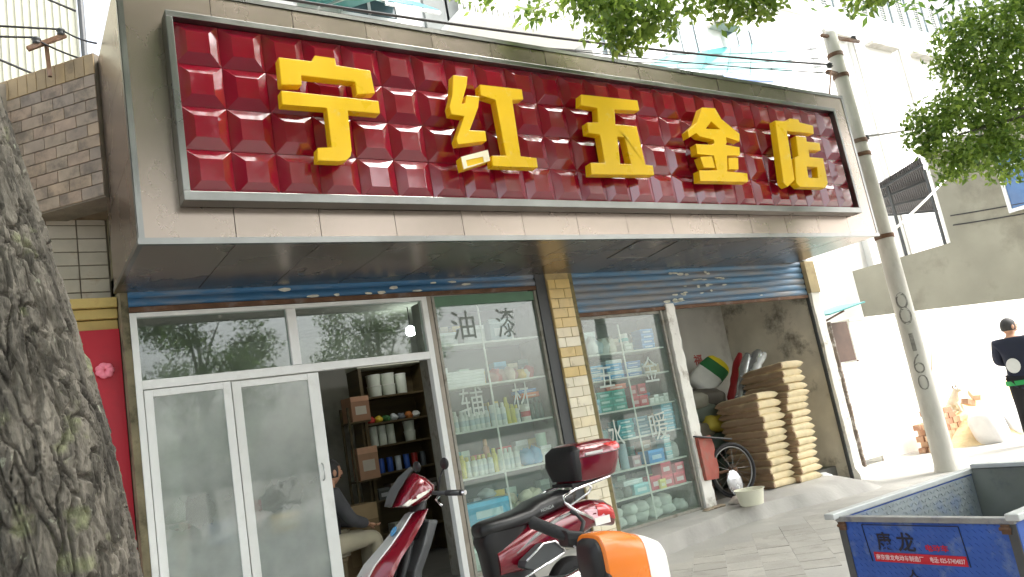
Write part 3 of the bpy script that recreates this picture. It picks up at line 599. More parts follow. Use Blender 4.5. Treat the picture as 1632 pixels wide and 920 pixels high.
can(5.55, YG, 0.90, 0.19, 0.05, (226,228,222), (226,228,222), 'white tin beside the cream tin, fittings window', 'tins in the fittings window', name='paint_tin', cat='tin')
can(5.69, YG, 0.90, 0.27, 0.048, (196,212,226), (206,218,230), 'tall pale-blue canister near the divider', 'tins in the fittings window', name='paint_tin', cat='tin')
carton(5.82, YG+0.01, 0.90, 0.12, 0.14, 0.12, (206,170,176), 'dusty pink carton beside the pale-blue canister')
carton(6.10, YG, 0.90, 0.24, 0.17, 0.14, (60,150,214), 'bright blue carton on the fourth fittings shelf'); carton(6.06, YG+0.06, 1.043, 0.14, 0.12, 0.11, (186,156,140), 'brown carton on the bright blue carton')
for i in range(6): carton(6.33, YG+0.01, 0.90+i*0.045, 0.10, 0.13, 0.043, (150,206,216) if i % 2 else (210,224,226), f'slim pale carton, {ORD[i]} from the bottom of the column below the warm character', 'slim pale carton column')
lump(6.47, YG+0.03, 0.90, (0.07,0.07,0.11), (206,210,202), 'white plastic bag by the white post, fourth fittings shelf', None, rough=0.3)
for i in range(6): lump(5.40+i*0.075, YG+rng.uniform(-.02,.05), 0.61, (0.05,0.05,0.05+rng.uniform(0,.03)), (140,146,142), f'heap of grey metal fittings, {ORD[i]} on the fifth shelf', 'metal fittings heaps', name='metal_fittings', cat='fittings', rough=0.35)
carton(5.80, YG+0.01, 0.61, 0.22, 0.17, 0.11, (150,206,214), 'light turquoise carton below the white tins'); carton(5.72, YG+0.03, 0.723, 0.28, 0.15, 0.05, (206,220,220), 'flat white pack lying on the light turquoise carton')
for i, (xc, zz, w__, h__) in enumerate([(6.03,.61,.16,.15),(6.21,.61,.17,.13),(6.22,.743,.16,.14),(6.40,.61,.18,.13),(6.43,.743,.14,.10)]): carton(xc, YG+0.01, zz, w__, 0.16, h__, (206,64,86), f'crimson carton, {ORD[i]} in the pile on the fifth shelf', 'crimson cartons in the fittings window', stripe=(230,206,210))
carton(6.10, YG-0.07, 0.61, 0.09, 0.06, 0.10, (226,214,120), 'small yellow carton in front of the crimson cartons')
for i in range(11): lump(5.44+(i%6)*0.19+rng.uniform(-.02,.02), YG+rng.uniform(-.01,.06), 0.316+(0 if i < 6 else 0.10), (0.10,0.09,0.072), (214,218,212), f'pale plaster sack, {ORD[i]} in the heap at the foot of the fittings window', 'pale sacks at the foot of the fittings window', name='plaster_sack', cat='sack', rough=0.8)

BACK = [(214,222,216),(92,164,200),(60,148,140),(206,196,170),(196,84,84),(150,190,206),(226,228,222),(110,130,130),(220,190,90),(170,190,176)]
for cabn, x0, x1, rowsz in (('paint', 3.62, 4.74, (2.45, 2.03, 1.60, 1.16, 0.72, 0.316)), ('fittings', 5.39, 6.50, (2.18, 1.89, 1.54, 1.22, 0.90, 0.61))):
    for si, z in enumerate(rowsz):
        x = x0; i = 0
        while x < x1:
            w = rng.choice([0.10, 0.13, 0.16]); h_ = rng.choice([0.16, 0.19, 0.22, 0.25]) if cabn == 'paint' else rng.choice([0.14, 0.18, 0.21])
            if x + w > x1 + 0.05: break
            if rng.random() < 0.85: carton(x + w/2, 6.855, z, w-0.006, 0.10, h_, rng.choice(BACK), f'carton at the back of the {ORD[si]} {cabn} shelf, {ORD[i]} along', f'back-row cartons in the {cabn} window', rz=rng.uniform(-.05, .05))
            x += w + rng.choice([0.0, 0.01, 0.05]); i += 1

# ------------------------------------------------------------------ inside the shop
iu = thing('stock_shelf', 'tall dark wooden stock shelf seen through the open doorway', 'shelf', (4.0, 8.75, 0.284))
for x0, x1 in ((3.56, 3.60), (4.42, 4.46)): part('upright', MB().box(x0, x1, 8.58, 8.95, 0.284, 2.55), m_wood, iu, bevel=0.003)
part('back_board', MB().box(3.60, 4.42, 8.93, 8.95, 0.284, 2.55), m_wood, iu)
part('top_board', MB().box(3.55, 4.47, 8.57, 8.95, 2.551, 2.62), M('pale_shelf_top', lin(206,208,190), 0.6), iu, bevel=0.003)
for z in (2.20, 1.89, 1.62, 1.30, 1.00, 0.62): part('shelf', MB().box(3.601, 4.419, 8.585, 8.929, z-0.022, z), m_wood, iu, bevel=0.002)
def bucket(x, y, z, r, h, c, label, group, name='plastic_bucket'):
    t = thing(name, label, 'bucket', (x, y, z), group)
    link('bucket_body', shared(('bucket_body', r, h, c), lambda: MB().lathe([(r*.88,0),(r*.9,.004),(r,h*.93),(r*.99,h*.935)], n=18), cmat(c), smooth=40), None, t)
    link('lid', shared(('lid', r, h, c), lambda: MB().lathe([(r*1.0,h*.936),(r*1.05,h*.94),(r*1.05,h*.985),(r*.98,h)], n=18), cmat((236,236,228)), smooth=40), None, t)
CW = (222,228,214)
for i, (x, n_) in enumerate([(3.80, 2), (3.985, 2), (4.16, 1)]):
    for k in range(n_): bucket(x, 8.72, 2.20+k*0.135, 0.088 if i < 2 else 0.07, 0.134 if i < 2 else 0.25, CW, f'white lidded bucket, {ORD[k]} up in column {["one","two","three"][i]} of the top stock shelf', 'white buckets on the top stock shelf')
for i in range(3): can(3.70+i*0.11, 8.70, 1.62, 0.235, 0.048, CW, CW, f'tall white canister, {ORD[i]} on the middle stock shelf', 'white canisters on the stock shelf', name='canister', cat='canister')
for k in range(2): bucket(4.17, 8.70, 1.62+k*0.12, 0.07, 0.119, CW, f'small white bucket, {ORD[k]} up beside the canisters', 'small white buckets on the stock shelf')
for i, c in enumerate([(196,60,50),(226,200,60),(60,110,60),(200,206,206),(120,124,130),(196,120,60),(210,212,206)]): lump(3.68+i*0.1, 8.68, 1.89, (0.05,0.05,0.045), c, f'coloured small part, {ORD[i]} on the second stock shelf', 'coloured parts on the stock shelf', name='small_part', cat='part')
for i, c in enumerate([(60,100,190),(50,90,180),(206,216,222),(60,100,186),(180,50,46),(90,96,100)]): can(3.74+i*0.11, 8.69, 1.30, 0.17, 0.036, c, c, f'plastic bottle, {ORD[i]} on the fourth stock shelf', 'bottles on the stock shelf', name='plastic_bottle', cat='bottle')
for i, c in enumerate([(90,92,90),(120,110,96),(70,80,86),(180,184,180),(100,92,84)]): carton(3.70+i*0.16, 8.72, 1.00, 0.14, 0.2, 0.13+0.03*(i%2), c, f'dull carton, {ORD[i]} on the fifth stock shelf', 'cartons on the fifth stock shelf')
carton(3.93, 8.62, 0.62, 0.4, 0.2, 0.1, (206,206,196), 'long white carton on the lowest stock shelf')
BXC = (176,132,104)
carton(3.44, 8.50, 1.93, 0.24, 0.22, 0.28, BXC, 'printed pinkish carton jutting out beside the second stock shelf', stripe=(216,206,190), rz=0.15)
carton(3.47, 8.50, 1.27, 0.24, 0.22, 0.36, (196,152,120), 'cream and pink printed carton beside the fourth stock shelf', stripe=(226,214,196), rz=-0.05)
b = thing('side_rack', 'narrow rack holding the printed cartons beside the stock shelf', 'rack', (3.45, 8.55, 0.284))
for x, y in ((3.30, 8.40), (3.30, 8.62), (3.54, 8.62)): part('post', MB().box(x-.012, x+.012, y-.012, y+.012, 0.284, 2.1), m_wood, b)
for z in (1.25, 1.91): part('shelf', MB().box(3.29, 3.552, 8.37, 8.64, z, z+0.018), m_wood, b)
carton(4.52, 8.3, 0.284, 0.3, 0.3, 1.3, (120,120,104), 'tall grey-green locker box at the doorway edge of the stock room', name='locker', cat='locker')
carton(2.95, 7.75, 0.284, 0.42, 0.3, 0.78, (132,110,76), 'brown cardboard carton beside the seated person', stripe=(150,128,92))
for k in range(8): bucket(1.20, 7.35, 0.284+k*0.245, 0.12, 0.243, (216,226,214), f'white tub, {ORD[k]} up in the tall stack behind the first glass door', 'tall stack of white tubs')
tb = thing('shop_counter', 'cluttered low counter behind the dusty sliding doors', 'counter', (1.9, 7.6, 0.284))
part('counter_top', MB().box(1.45, 2.40, 7.4, 7.9, 0.95, 0.99), m_wood, tb, bevel=0.004); part('counter_body', MB().box(1.5, 2.35, 7.45, 7.88, 0.284, 0.95), m_dgrey, tb)
carton(2.17, 7.5, 0.99, 0.26, 0.2, 0.16, (214,170,50), 'yellow carton standing on the counter'); carton(1.60, 7.5, 0.99, 0.22, 0.2, 0.2, (60,90,150), 'blue carton standing on the counter'); carton(1.88, 7.62, 0.99, 0.24, 0.2, 0.32, (176,110,110), 'pink carton standing on the counter')
bl = thing('ceiling_bulb', 'lit white bulb hanging from the shop ceiling', 'lamp', (4.04, 8.0, 2.83))
part('bulb', MB().lathe([(0.012,0.0),(0.05,0.012),(0.062,0.05),(0.05,0.09),(0.02,0.115)], (4.04,8.0,2.80), 16), M('lit_bulb', (1,1,0.97), 0.4, emit=14), bl, smooth=True)
part('flex', MB().tube([(4.04,8.0,2.915),(4.04,8.0,3.139)], 0.006, 6), m_black, bl)

# ------------------------------------------------------------------ storage bay
def pillow(hx, hy, hz, k, n=28, m=12):
    def fn(p):
        c = lambda t, e: math.copysign(abs(t)**e, t)
        l = math.hypot(p.x, p.y); a = math.atan2(p.y, p.x)
        s_ = (abs(math.cos(a))**5 + abs(math.sin(a))**5) ** (-1/5)
        rr = min(1.0, l*1.02) ** 0.3 * s_
        z = c(p.z, 0.6)
        q = 0.05*noise.noise(Vector((p.x*2.3+k, p.y*2.3, p.z*2+k))) + 0.03*noise.noise(Vector((p.x*7+k, p.y*7, p.z*7)))
        return Vector((rr*math.cos(a)*(1+q), rr*math.sin(a)*(1+q), z*(1+q*2)))
    return MB().ball((0,0,0), (hx, hy, hz), n, m, fn)
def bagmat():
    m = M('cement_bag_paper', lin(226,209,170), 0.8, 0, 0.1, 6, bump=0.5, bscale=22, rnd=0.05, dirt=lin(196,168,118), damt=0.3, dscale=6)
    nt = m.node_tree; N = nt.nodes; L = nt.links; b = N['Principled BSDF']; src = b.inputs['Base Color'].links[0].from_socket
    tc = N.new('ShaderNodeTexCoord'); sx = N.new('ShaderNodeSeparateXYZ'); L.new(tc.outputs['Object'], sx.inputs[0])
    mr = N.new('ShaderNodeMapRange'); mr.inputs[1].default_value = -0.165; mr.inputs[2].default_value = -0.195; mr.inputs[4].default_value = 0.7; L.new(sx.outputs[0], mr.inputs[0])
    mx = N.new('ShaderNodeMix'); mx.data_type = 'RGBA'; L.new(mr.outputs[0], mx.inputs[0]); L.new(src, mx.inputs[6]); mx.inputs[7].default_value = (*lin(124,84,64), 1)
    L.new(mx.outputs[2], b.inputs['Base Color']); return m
mbag = bagmat()
def bagshape(hx, hy, hz, k, n=22, m=30):
    top, bot = [], []
    for j in range(m+1):
        r1, r2 = [], []
        for i in range(n+1):
            u, v = -1+2*i/n, -1+2*j/m
            ear = 1 + 0.06*(abs(u)**10)*(abs(v)**10)
            x = hx*u*ear*(1 + 0.03*noise.noise(Vector((v*2+k, k, 0)))); y = hy*v*ear*(1 + 0.02*noise.noise(Vector((u*3+k, 5, k))))
            t_ = (0.12 + 0.88*max(0.0, 1-abs(u)**9)**0.5) * (0.72 + 0.28*max(0.0, 1-abs(v)**8)**0.5)
            w = 0.10*noise.noise(Vector((u*2.2+k, v*2.2, 1))) + 0.08*noise.noise(Vector((u*6+k, v*6, 3)))
            dr = -0.45*hz*(abs(u)**6)*(0.5+0.9*noise.noise(Vector((v*3+k, 2, u))))
            r1.append((x, y, hz*t_*(1+w)+dr)); r2.append((x, y, -hz*t_*(1-w)+dr))
        top.append(r1); bot.append(r2)
    b = MB().sheet(top).sheet([list(reversed(r_)) for r_ in bot])
    for v_ in (0, m):                      # the folded paper ends, creased and bulging a little
        q = 1 if v_ else -1; rows = []
        for f_ in (0, .25, .5, .75, 1): rows.append([(p[0], p[1] + q*hy*(0.035*math.sin(math.pi*f_)*(1+0.6*noise.noise(Vector((p[0]*30+k, f_*3, 7))))), p[2]*(1-f_)+o_[2]*f_) for p, o_ in zip(top[v_], bot[v_])])
        b.sheet(rows)
    for u_ in (0, n): b.sheet([[r_[u_] for r_ in top], [r_[u_] for r_ in bot]])
    return b
cms = []
for k in range(6):
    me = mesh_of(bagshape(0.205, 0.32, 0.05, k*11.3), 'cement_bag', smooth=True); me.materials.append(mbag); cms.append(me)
def bagstack(xc, yc, n, step, lean, what):
    for i in range(n):
        o = link('cement_bag', cms[rng.randrange(5)], None, None, loc=(xc + lean*i/n + rng.uniform(-.016,.016), yc + rng.uniform(-.02,.02), 0.285 + 0.045 + i*step))
        o.rotation_euler = (rng.uniform(-.03,.03) - (0.05 if i == n-1 else 0), rng.uniform(-.03,.03), rng.uniform(-.07,.07)); o.scale = (rng.uniform(.94,1.04), 1, rng.uniform(.92,1.08))
        pos = 'topmost' if i == n-1 else ORD[i] + ' from the floor'
        setp(o, f'tan cement bag, {pos} in the {what} stack', 'cement bag', f'cement bags in the {what} stack')
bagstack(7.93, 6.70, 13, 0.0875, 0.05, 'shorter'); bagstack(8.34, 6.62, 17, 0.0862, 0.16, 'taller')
def sack(c, half, rot, col, label, group='sacks heaped in the storage bay', rough=0.6, band=None):
    k = rng.uniform(0, 50); me = mesh_of(pillow(*half, k), 'woven_sack', smooth=True); me.materials.append(cmat(col, rough))
    o = link('woven_sack', me, None, None, loc=c); o.rotation_euler = rot; setp(o, label, 'sack', group)
    if band:
        mm = M('printed_sack', lin(*col), rough, 0, 0.06, 9); nt = mm.node_tree; N = nt.nodes; L = nt.links; bs_ = N['Principled BSDF']; src = bs_.inputs['Base Color'].links[0].from_socket
        tc = N.new('ShaderNodeTexCoord'); sx = N.new('ShaderNodeSeparateXYZ'); L.new(tc.outputs['Object'], sx.inputs[0])
        for f0, f1, bc in band:
            gt = N.new('ShaderNodeMath'); gt.operation = 'GREATER_THAN'; gt.inputs[1].default_value = f0*half[0]; L.new(sx.outputs[0], gt.inputs[0])
            mx = N.new('ShaderNodeMix'); mx.data_type = 'RGBA'; L.new(gt.outputs[0], mx.inputs[0]); L.new(src, mx.inputs[6]); mx.inputs[7].default_value = (*lin(*bc), 1); src = mx.outputs[2]
        L.new(src, bs_.inputs['Base Color']); me.materials[0] = mm
    return o
for i, (x, y, z, c) in enumerate(((7.75,7.40,1.30,(84,92,80)),(7.62,7.35,1.08,(110,104,90)),(7.85,7.35,0.88,(70,84,74)),(8.02,7.45,1.50,(96,90,80)),(7.62,7.4,1.50,(120,118,104)),(7.95,7.3,1.12,(186,168,60)))):
    sack((x, y, z), (0.27,0.2,0.11), (rng.uniform(-.25,.25), rng.uniform(-.25,.25), rng.uniform(-.6,.6)), c, f'slumped sack, {ORD[i]} in the upper heap between the white post and the bags')
sack((8.40,7.62,1.80), (0.36,0.20,0.09), (R(55), R(-24), 0.1), (206,206,198), 'white sack with green and yellow print leaning on the heap', band=[(-0.05,0.62,(40,110,60)),(0.62,1.1,(226,206,40))])
cols = [(96,100,88,'dull green'),(84,80,72,'grey-brown'),(60,84,70,'dark green'),(120,112,96,'tan'),(70,70,74,'charcoal'),(196,176,40,'yellow'),(110,104,92,'dusty'),(66,92,80,'bottle green'),(140,132,116,'pale brown'),(90,86,80,'ash grey')]
for i, (r_, g_, b_, nm) in enumerate(cols):
    sack((8.15 + (i % 2)*0.5 + rng.uniform(-.05,.05), 7.55 + rng.uniform(-.1,.12), 0.36 + (i//2)*0.225), (0.30,0.24,0.12), (rng.uniform(-.2,.2), rng.uniform(-.2,.2), rng.uniform(-.4,.4)), (r_, g_, b_), f'{nm} woven sack lying in the heap behind the tricycle')
for i in range(5): sack((7.5 + rng.uniform(-.06,.06), 7.65, 0.37+i*0.21), (0.30,0.22,0.11), (0,0,rng.uniform(-.3,.3)), [(92,96,84),(70,74,70),(104,98,88),(60,76,66),(120,116,104)][i], f'dark sack, {ORD[i]} from the floor in the column by the white post')
m_film = M('silver_film', (0.6,0.62,0.64), 0.25, 0.7, 0.15, 14, bump=0.6, bscale=18)
def roll(a, b, r, mat, label, nm, cat):
    a, b = Vector(a), Vector(b); pts = [a.lerp(b, k/9) + Vector((0, 0.008*math.sin(k*1.3), 0.03*math.sin(k*math.pi/9))) for k in range(10)]
    solo(nm, MB().tube(pts, [r*(1+0.12*math.sin(k*2.3+r*90))*(0.55 if k in (0, 9) else 1) for k in range(10)], 12), mat, label, cat, smooth=50)
roll((8.35,7.3,1.35), (8.82,7.35,2.02), 0.055, cmat((176,44,48), 0.4), 'red wrapped roll leaning in the storage bay', 'wrapped_roll', 'roll')
roll((8.22,7.05,1.30), (8.70,7.12,1.98), 0.07, m_film, 'crinkled silver film roll leaning beside the red roll', 'film_roll', 'roll')
roll((8.36,7.0,1.36), (8.86,7.05,2.0), 0.085, m_film, 'wide silver film roll leaning over the taller bag stack', 'film_roll', 'roll')
roll((8.47,6.98,1.60), (8.90,7.0,1.95), 0.06, M('clear_film', lin(210,214,214), 0.2, 0, 0.1, 9), 'pale translucent film bundle on the bag stack', 'film_bundle', 'film')
solo('red_wall_writing', fit(text_mb('福', 0.2, bold=0.004, ext=0.001), 8.62, 8.80, 1.98, 2.14, 8.046), cmat((186,92,84), 0.9), 'faded red character painted on the storage back wall', 'wall writing')
# cargo tricycle parked inside
tri = thing('cargo_tricycle', 'old red cargo tricycle with a spoked wheel half inside the storage bay', 'tricycle', (7.4, 6.8, 0.284))
wc = Vector((7.56, 6.76, 0.605)); wr = Matrix.Rotation(R(-12), 3, 'Z') @ Matrix.Rotation(R(90), 3, 'X')
def ring(c, rot, r, rr, n=36, m=8):
    b = MB(); secs = []
    for i in range(n):
        a = 2*math.pi*i/n
        secs.append([Vector(c) + rot @ Vector(((r+rr*math.cos(2*math.pi*j/m))*math.cos(a), (r+rr*math.cos(2*math.pi*j/m))*math.sin(a), rr*math.sin(2*math.pi*j/m))) for j in range(m)])
    secs.append(secs[0]); return b.loft(secs, cap=False)
whl = part('wheel', ring(wc, wr, 0.30, 0.024), m_rubber, tri, smooth=True)
part('rim', ring(wc, wr, 0.27, 0.011), m_steel, whl, smooth=True)
part('hub', MB().lathe([(0.02,-0.06),(0.035,-0.05),(0.035,0.05),(0.02,0.06)], wc, 12, wr), m_rust, whl)
for k in range(18):
    a = 2*math.pi*k/18; part('spoke', MB().tube([wc + wr @ Vector((0.03*math.cos(a+.5), 0.03*math.sin(a+.5), 0.03*(-1)**k)), wc + wr @ Vector((0.265*math.cos(a), 0.265*math.sin(a), 0))], 0.0028, 4), m_steel, whl)
g = MB(); n = 16
g.loft([[(7.04 + 0.34*u, 6.70 + 0.1*u + d, 0.55 + 0.5*v) for (u, v, d) in ((0,0.05,k_),(0.85,0.0,k_),(1.0,0.2,k_),(1.02,0.75,k_),(0.9,1.0,k_),(0,1.03,k_))] for k_ in (0, 0.35)])
part('red_body_panel', g, M('worn_red_paint', lin(158,78,64), 0.6, 0.1, 0.2, 6, dirt=lin(126,104,92), damt=0.7, dscale=6), tri, bevel=0.004)
part('top_rail', MB().bar((6.95,6.66,1.085), (7.68,6.80,0.955), 0.05, 0.016), m_dgrey, tri, bevel=0.003)
part('axle', MB().tube([(7.05,6.9,0.605), (7.56,6.76,0.605)], 0.018, 8), m_rust, tri)
part('brake_rod', MB().tube([(7.26,6.9,1.06), (7.18,7.0,1.52), (7.10,7.0,1.56)], 0.012, 8), m_steel, tri)
part('lower_frame', MB().bar((7.05,6.88,0.5), (7.40,6.86,0.47), 0.04).bar((7.08,6.9,0.30), (7.08,6.9,0.62), 0.04).bar((7.30,6.9,0.30), (7.30,6.9,0.62), 0.04), m_rust, tri)
b = MB().ball((0,0,0), (0.125,0.03,0.15), 18, 10, lambda p: p*(1+0.12*noise.noise(p*4)))
b.v = [tuple(Vector((7.50,6.715,0.47)) + Matrix.Rotation(R(-22), 3, 'Y') @ Vector(p)) for p in b.v]; part('silver_wheel_cover', b, m_film, tri, smooth=True)
tri.location = (7.4-0.40, 6.8-0.31, 0.284+0.015)
lump(8.86, 6.50, 0.21, (0.12,0.10,0.045), (226,230,232), 'small white plastic wrapper on the floor beside the bag stacks', None, rough=0.25)
lump(6.90, 6.22, 0.284, (0.14,0.08,0.05), (198,190,180), 'crumpled grey paper lying under the tricycle', None, rough=0.8); lump(7.12, 6.12, 0.284, (0.06,0.05,0.045), (206,60,64), 'small red packet on the floor near the tricycle', None)
for i in range(3): lump(6.50+i*0.1, 6.33, 0.282, (0.07,0.05,0.018), (164,150,130), f'flattened straw scrap, {ORD[i]} at the foot of the white post', 'straw scraps by the post', name='straw_scrap', cat='scrap', rough=0.95)
bs = thing('plastic_basin', 'round cream plastic basin standing on the platform edge', 'basin', (6.79, 5.95, 0.285))
part('basin_body', MB().lathe([(0.115,0.0),(0.125,0.004),(0.155,0.155),(0.168,0.163),(0.168,0.170),(0.150,0.166),(0.12,0.02),(0.02,0.016)], (6.79,5.95,0.285), 28), M('cream_plastic', lin(222,220,200), 0.5, 0, 0.06, 5), bs, smooth=40)

# ------------------------------------------------------------------ neighbour on the near side
nb = thing('tiled_neighbour_building', 'neighbouring building with brown tiled parapet, yellow ledge and red board', 'building', (-2.0, 6.9, 0.0))
wallm = M('grey_grout', lin(122,114,102), 0.95, 0, 0.2, 6, bump=0.3)
part('wall', MB().box(-6.0, 0.828, 6.9, 9.8, 0, 5.0), wallm, nb)
pu = Vector((-math.cos(R(47)), math.sin(R(47)), 0)); pn = Vector((-math.sin(R(47)), -math.cos(R(47)), 0)); P0 = Vector((0.768, 6.285, 0))
def pq(u, n_, z): return P0 + pu*u + pn*n_ + Vector((0, 0, z))
def slab(name, u0, u1, n0, n1, z0, z1, mat, parent):
    b = MB(); b.add([pq(u0,n1,z0),pq(u1,n1,z0),pq(u1,n0,z0),pq(u0,n0,z0),pq(u0,n1,z1),pq(u1,n1,z1),pq(u1,n0,z1),pq(u0,n0,z1)], [(0,3,2,1),(4,5,6,7),(0,1,5,4),(1,2,6,5),(2,3,7,6),(3,0,4,7)]); return part(name, b, mat, parent)
par = slab('parapet', 0, 1.6, -0.25, 0.0, 3.82, 5.03, wallm, nb)
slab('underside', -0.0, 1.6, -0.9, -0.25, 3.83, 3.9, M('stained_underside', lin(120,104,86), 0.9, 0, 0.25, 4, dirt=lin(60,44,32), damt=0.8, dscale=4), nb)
tc_ = [lin(154,134,116), lin(146,130,114), lin(152,136,118), lin(142,128,114), lin(160,140,118)]
tmat = [M('brown_tile_%d' % i, c, 0.55, 0, 0.22, 7, rnd=0.06, dirt=lin(92,82,70), damt=0.75, dscale=5, dcut=0.48) for i, c in enumerate(tc_)]
hmat = M('tan_header_tile', lin(160,138,102), 0.5, 0, 0.16, 6, rnd=0.1, dirt=lin(88,76,58), damt=0.6, dscale=5)
def tile_mesh(w, h, mat, nm):
    key = (nm, round(w,3), round(h,3), mat.name)
    if key not in _mesh:
        me = mesh_of(MB().box(-w/2+.0022, w/2-.0022, -0.006, 0.004, .0035, h-.0035), 'tile'); me.materials.append(mat); _mesh[key] = me
    return _mesh[key]
prz = math.atan2(-pu.y, -pu.x)
for r_ in range(10):
    z = 3.83 + r_*0.102; off = 0.1 if r_ % 2 else 0.0; u = 0.0
    while u < 1.5:
        w = 0.205 if u > 0.01 or not off else 0.105
        o = link('tile', tile_mesh(w, 0.102, rng.choice(tmat), 'pt'), None, par, loc=pq(u+w/2, 0.004+rng.uniform(0,.002), z) - ORG[par.name], bevel=0.002); o.rotation_euler.z = prz; u += w
for i in range(15):
    o = link('header_tile', tile_mesh(0.092, 0.18, hmat, 'ht'), None, par, loc=pq(0.046+i*0.092, 0.004, 4.852) - ORG[par.name], bevel=0.002); o.rotation_euler.z = prz
wt = M('white_wall_tile', lin(188,180,166), 0.35, 0, 0.1, 6, rnd=0.05, dirt=lin(150,110,70), damt=0.6, dscale=6, dcut=0.58)
for r_ in range(8):
    for c_ in range(3): link('tile', tile_mesh(0.21, 0.112, wt, 'wt'), None, nb, loc=Vector((0.715-c_*0.215, 6.896, 3.10+r_*0.114)) - ORG[nb.name], bevel=0.002)
yl = M('yellow_ledge_tile', lin(196,172,104), 0.5, 0, 0.15, 6, dirt=lin(140,104,60), damt=0.6, dscale=6)
for i, (y0, z0) in enumerate(((6.60, 3.02), (6.63, 2.935), (6.66, 2.85))): part('ledge', MB().box(-3.0, 0.826, y0, 6.898, z0, z0+0.078), yl, nb, bevel=0.006)
part('red_board', MB().box(-3.0, 0.824, 6.62, 6.89, 0.0, 2.845), M('red_board_paint', lin(176,22,44), 0.5, 0, 0.08, 2, dirt=lin(120,24,36), damt=0.4, dscale=1.6), nb)
fl = thing('paper_flower', 'small pink ribbon flower pinned on the red board', 'flower', (0.70, 6.60, 2.52))
for k in range(7):
    a = 2*math.pi*k/7; part('petal', MB().ball((0.70+0.035*math.cos(a), 6.59, 2.52+0.035*math.sin(a)), (0.035,0.02,0.028), 8, 6), cmat((236,130,150), 0.5), fl, smooth=True)
br = thing('insulator_bracket', 'dark steel wire bracket with two insulators on the tiled parapet', 'bracket', (0.47, 6.5, 4.95))
part('post', MB().bar((0.47,6.5,4.9), (0.46,6.5,5.2), 0.03), m_rust, br); part('crossbar', MB().bar((0.33,6.5,5.12), (0.60,6.5,5.28), 0.035), m_rust, br)
for x, z in ((0.395, 5.165), (0.57, 5.268)): part('insulator', MB().lathe([(0.016,0),(0.03,0.012),(0.03,0.024),(0.02,0.03),(0.036,0.044),(0.03,0.06),(0.012,0.068)], (x,6.5,z), 12), m_dgrey, br, smooth=True)

# ------------------------------------------------------------------ buildings behind
cb = thing('corrugated_building', 'tall building clad in white corrugated sheets beyond the tiled parapet', 'building', (-4.0, 14.0, 0.0))
part('core', MB().box(-14, 1.5, 14.06, 22, 0, 15), m_plaster2, cb)
m_cor = M('white_corrugated_sheet', lin(178,178,160), 0.5, 0.1, 0.06, 1.2, rnd=0.03, dirt=lin(150,146,126), damt=0.4, dscale=1.0)
b = MB(); prof = []
for k in range(8): prof += [(k*0.1125, 0.0), (k*0.1125+0.075, 0.0), (k*0.1125+0.083, -0.04), (k*0.1125+0.104, -0.04)]
prof.append((0.9, 0.0)); b.sheet([[(x, y, z) for x, y in prof] for z in (0, 15)]); cme = mesh_of(b, 'cladding_sheet'); cme.materials.append(m_cor)
for i in range(17): link('cladding_sheet', cme, None, cb, loc=Vector((1.5-0.9*(i+1), 14.03, 0)) - ORG[cb.name])
part('downpipe', MB().tube([(1.56,13.95,0),(1.56,13.95,15)], 0.05, 8), m_dgrey, cb)

ap = thing('white_apartment_building', 'long white rendered apartment building rising behind the shop', 'building', (25.0, 13.0, 0.0))
m_rend = M('white_render', lin(236,236,232), 0.85, 0, 0.03, 0.4)
m_rend2 = M('pale_render', lin(156,160,162), 0.85, 0, 0.05, 0.4)
part('wall', MB().box(5.2, 48, 13.0, 22, 0, 13.3), m_rend, ap); part('upper_wall', MB().box(12, 48, 14.2, 22, 13.3, 26), m_rend2, ap)
part('parapet', MB().box(12, 48, 12.9, 13.2, 13.0, 13.55), m_rend, ap)
for x in (22.6, 24.9, 27.9, 30.8, 33.6, 36.6): part('pilaster', MB().box(x-0.3, x+0.3, 12.8, 12.999, 0, 12.6), m_rend, ap)
for x0, x1 in ((25.7, 27.4), (28.4, 30.2), (31.3, 33.1), (22.9, 24.5)):
    part('ledge', MB().box(x0, x1, 12.7, 12.999, 12.36, 12.46), m_plaster2, ap); part('downpipe', MB().tube([(x1, 12.75, 0), (x1, 12.75, 12.36)], 0.035, 6), m_plaster2, ap)
m_wing = M('dark_window_glass', lin(84,100,104), 0.1, 0, 0.1, 2, spec=0.8)
for i in range(10):
    x0 = 24.2 + i*1.35; 
    for fl_ in range(2):
        z0 = 13.75 + fl_*3.3
        w = part('window', MB().box(x0, x0+0.95, 14.12, 14.199, z0, z0+2.3), m_wing, ap); 
        part('window_frame', MB().box(x0-0.05, x0, 14.06, 14.2, z0-0.05, z0+2.35).box(x0+0.95, x0+1.0, 14.06, 14.2, z0-0.05, z0+2.35).box(x0+0.45, x0+0.51, 14.08, 14.2, z0, z0+2.3).box(x0, x0+0.95, 14.06, 14.2, z0+2.3, z0+2.35), m_alu, w)
        lv = MB()
        for k in range(22): lv.obox((x0+0.25, 14.07, z0+0.06+k*0.103), (0.2, 0.03, 0.006), Matrix.Rotation(R(35), 3, 'X'))
        part('louvre', lv, m_white, w, kind='stuff')
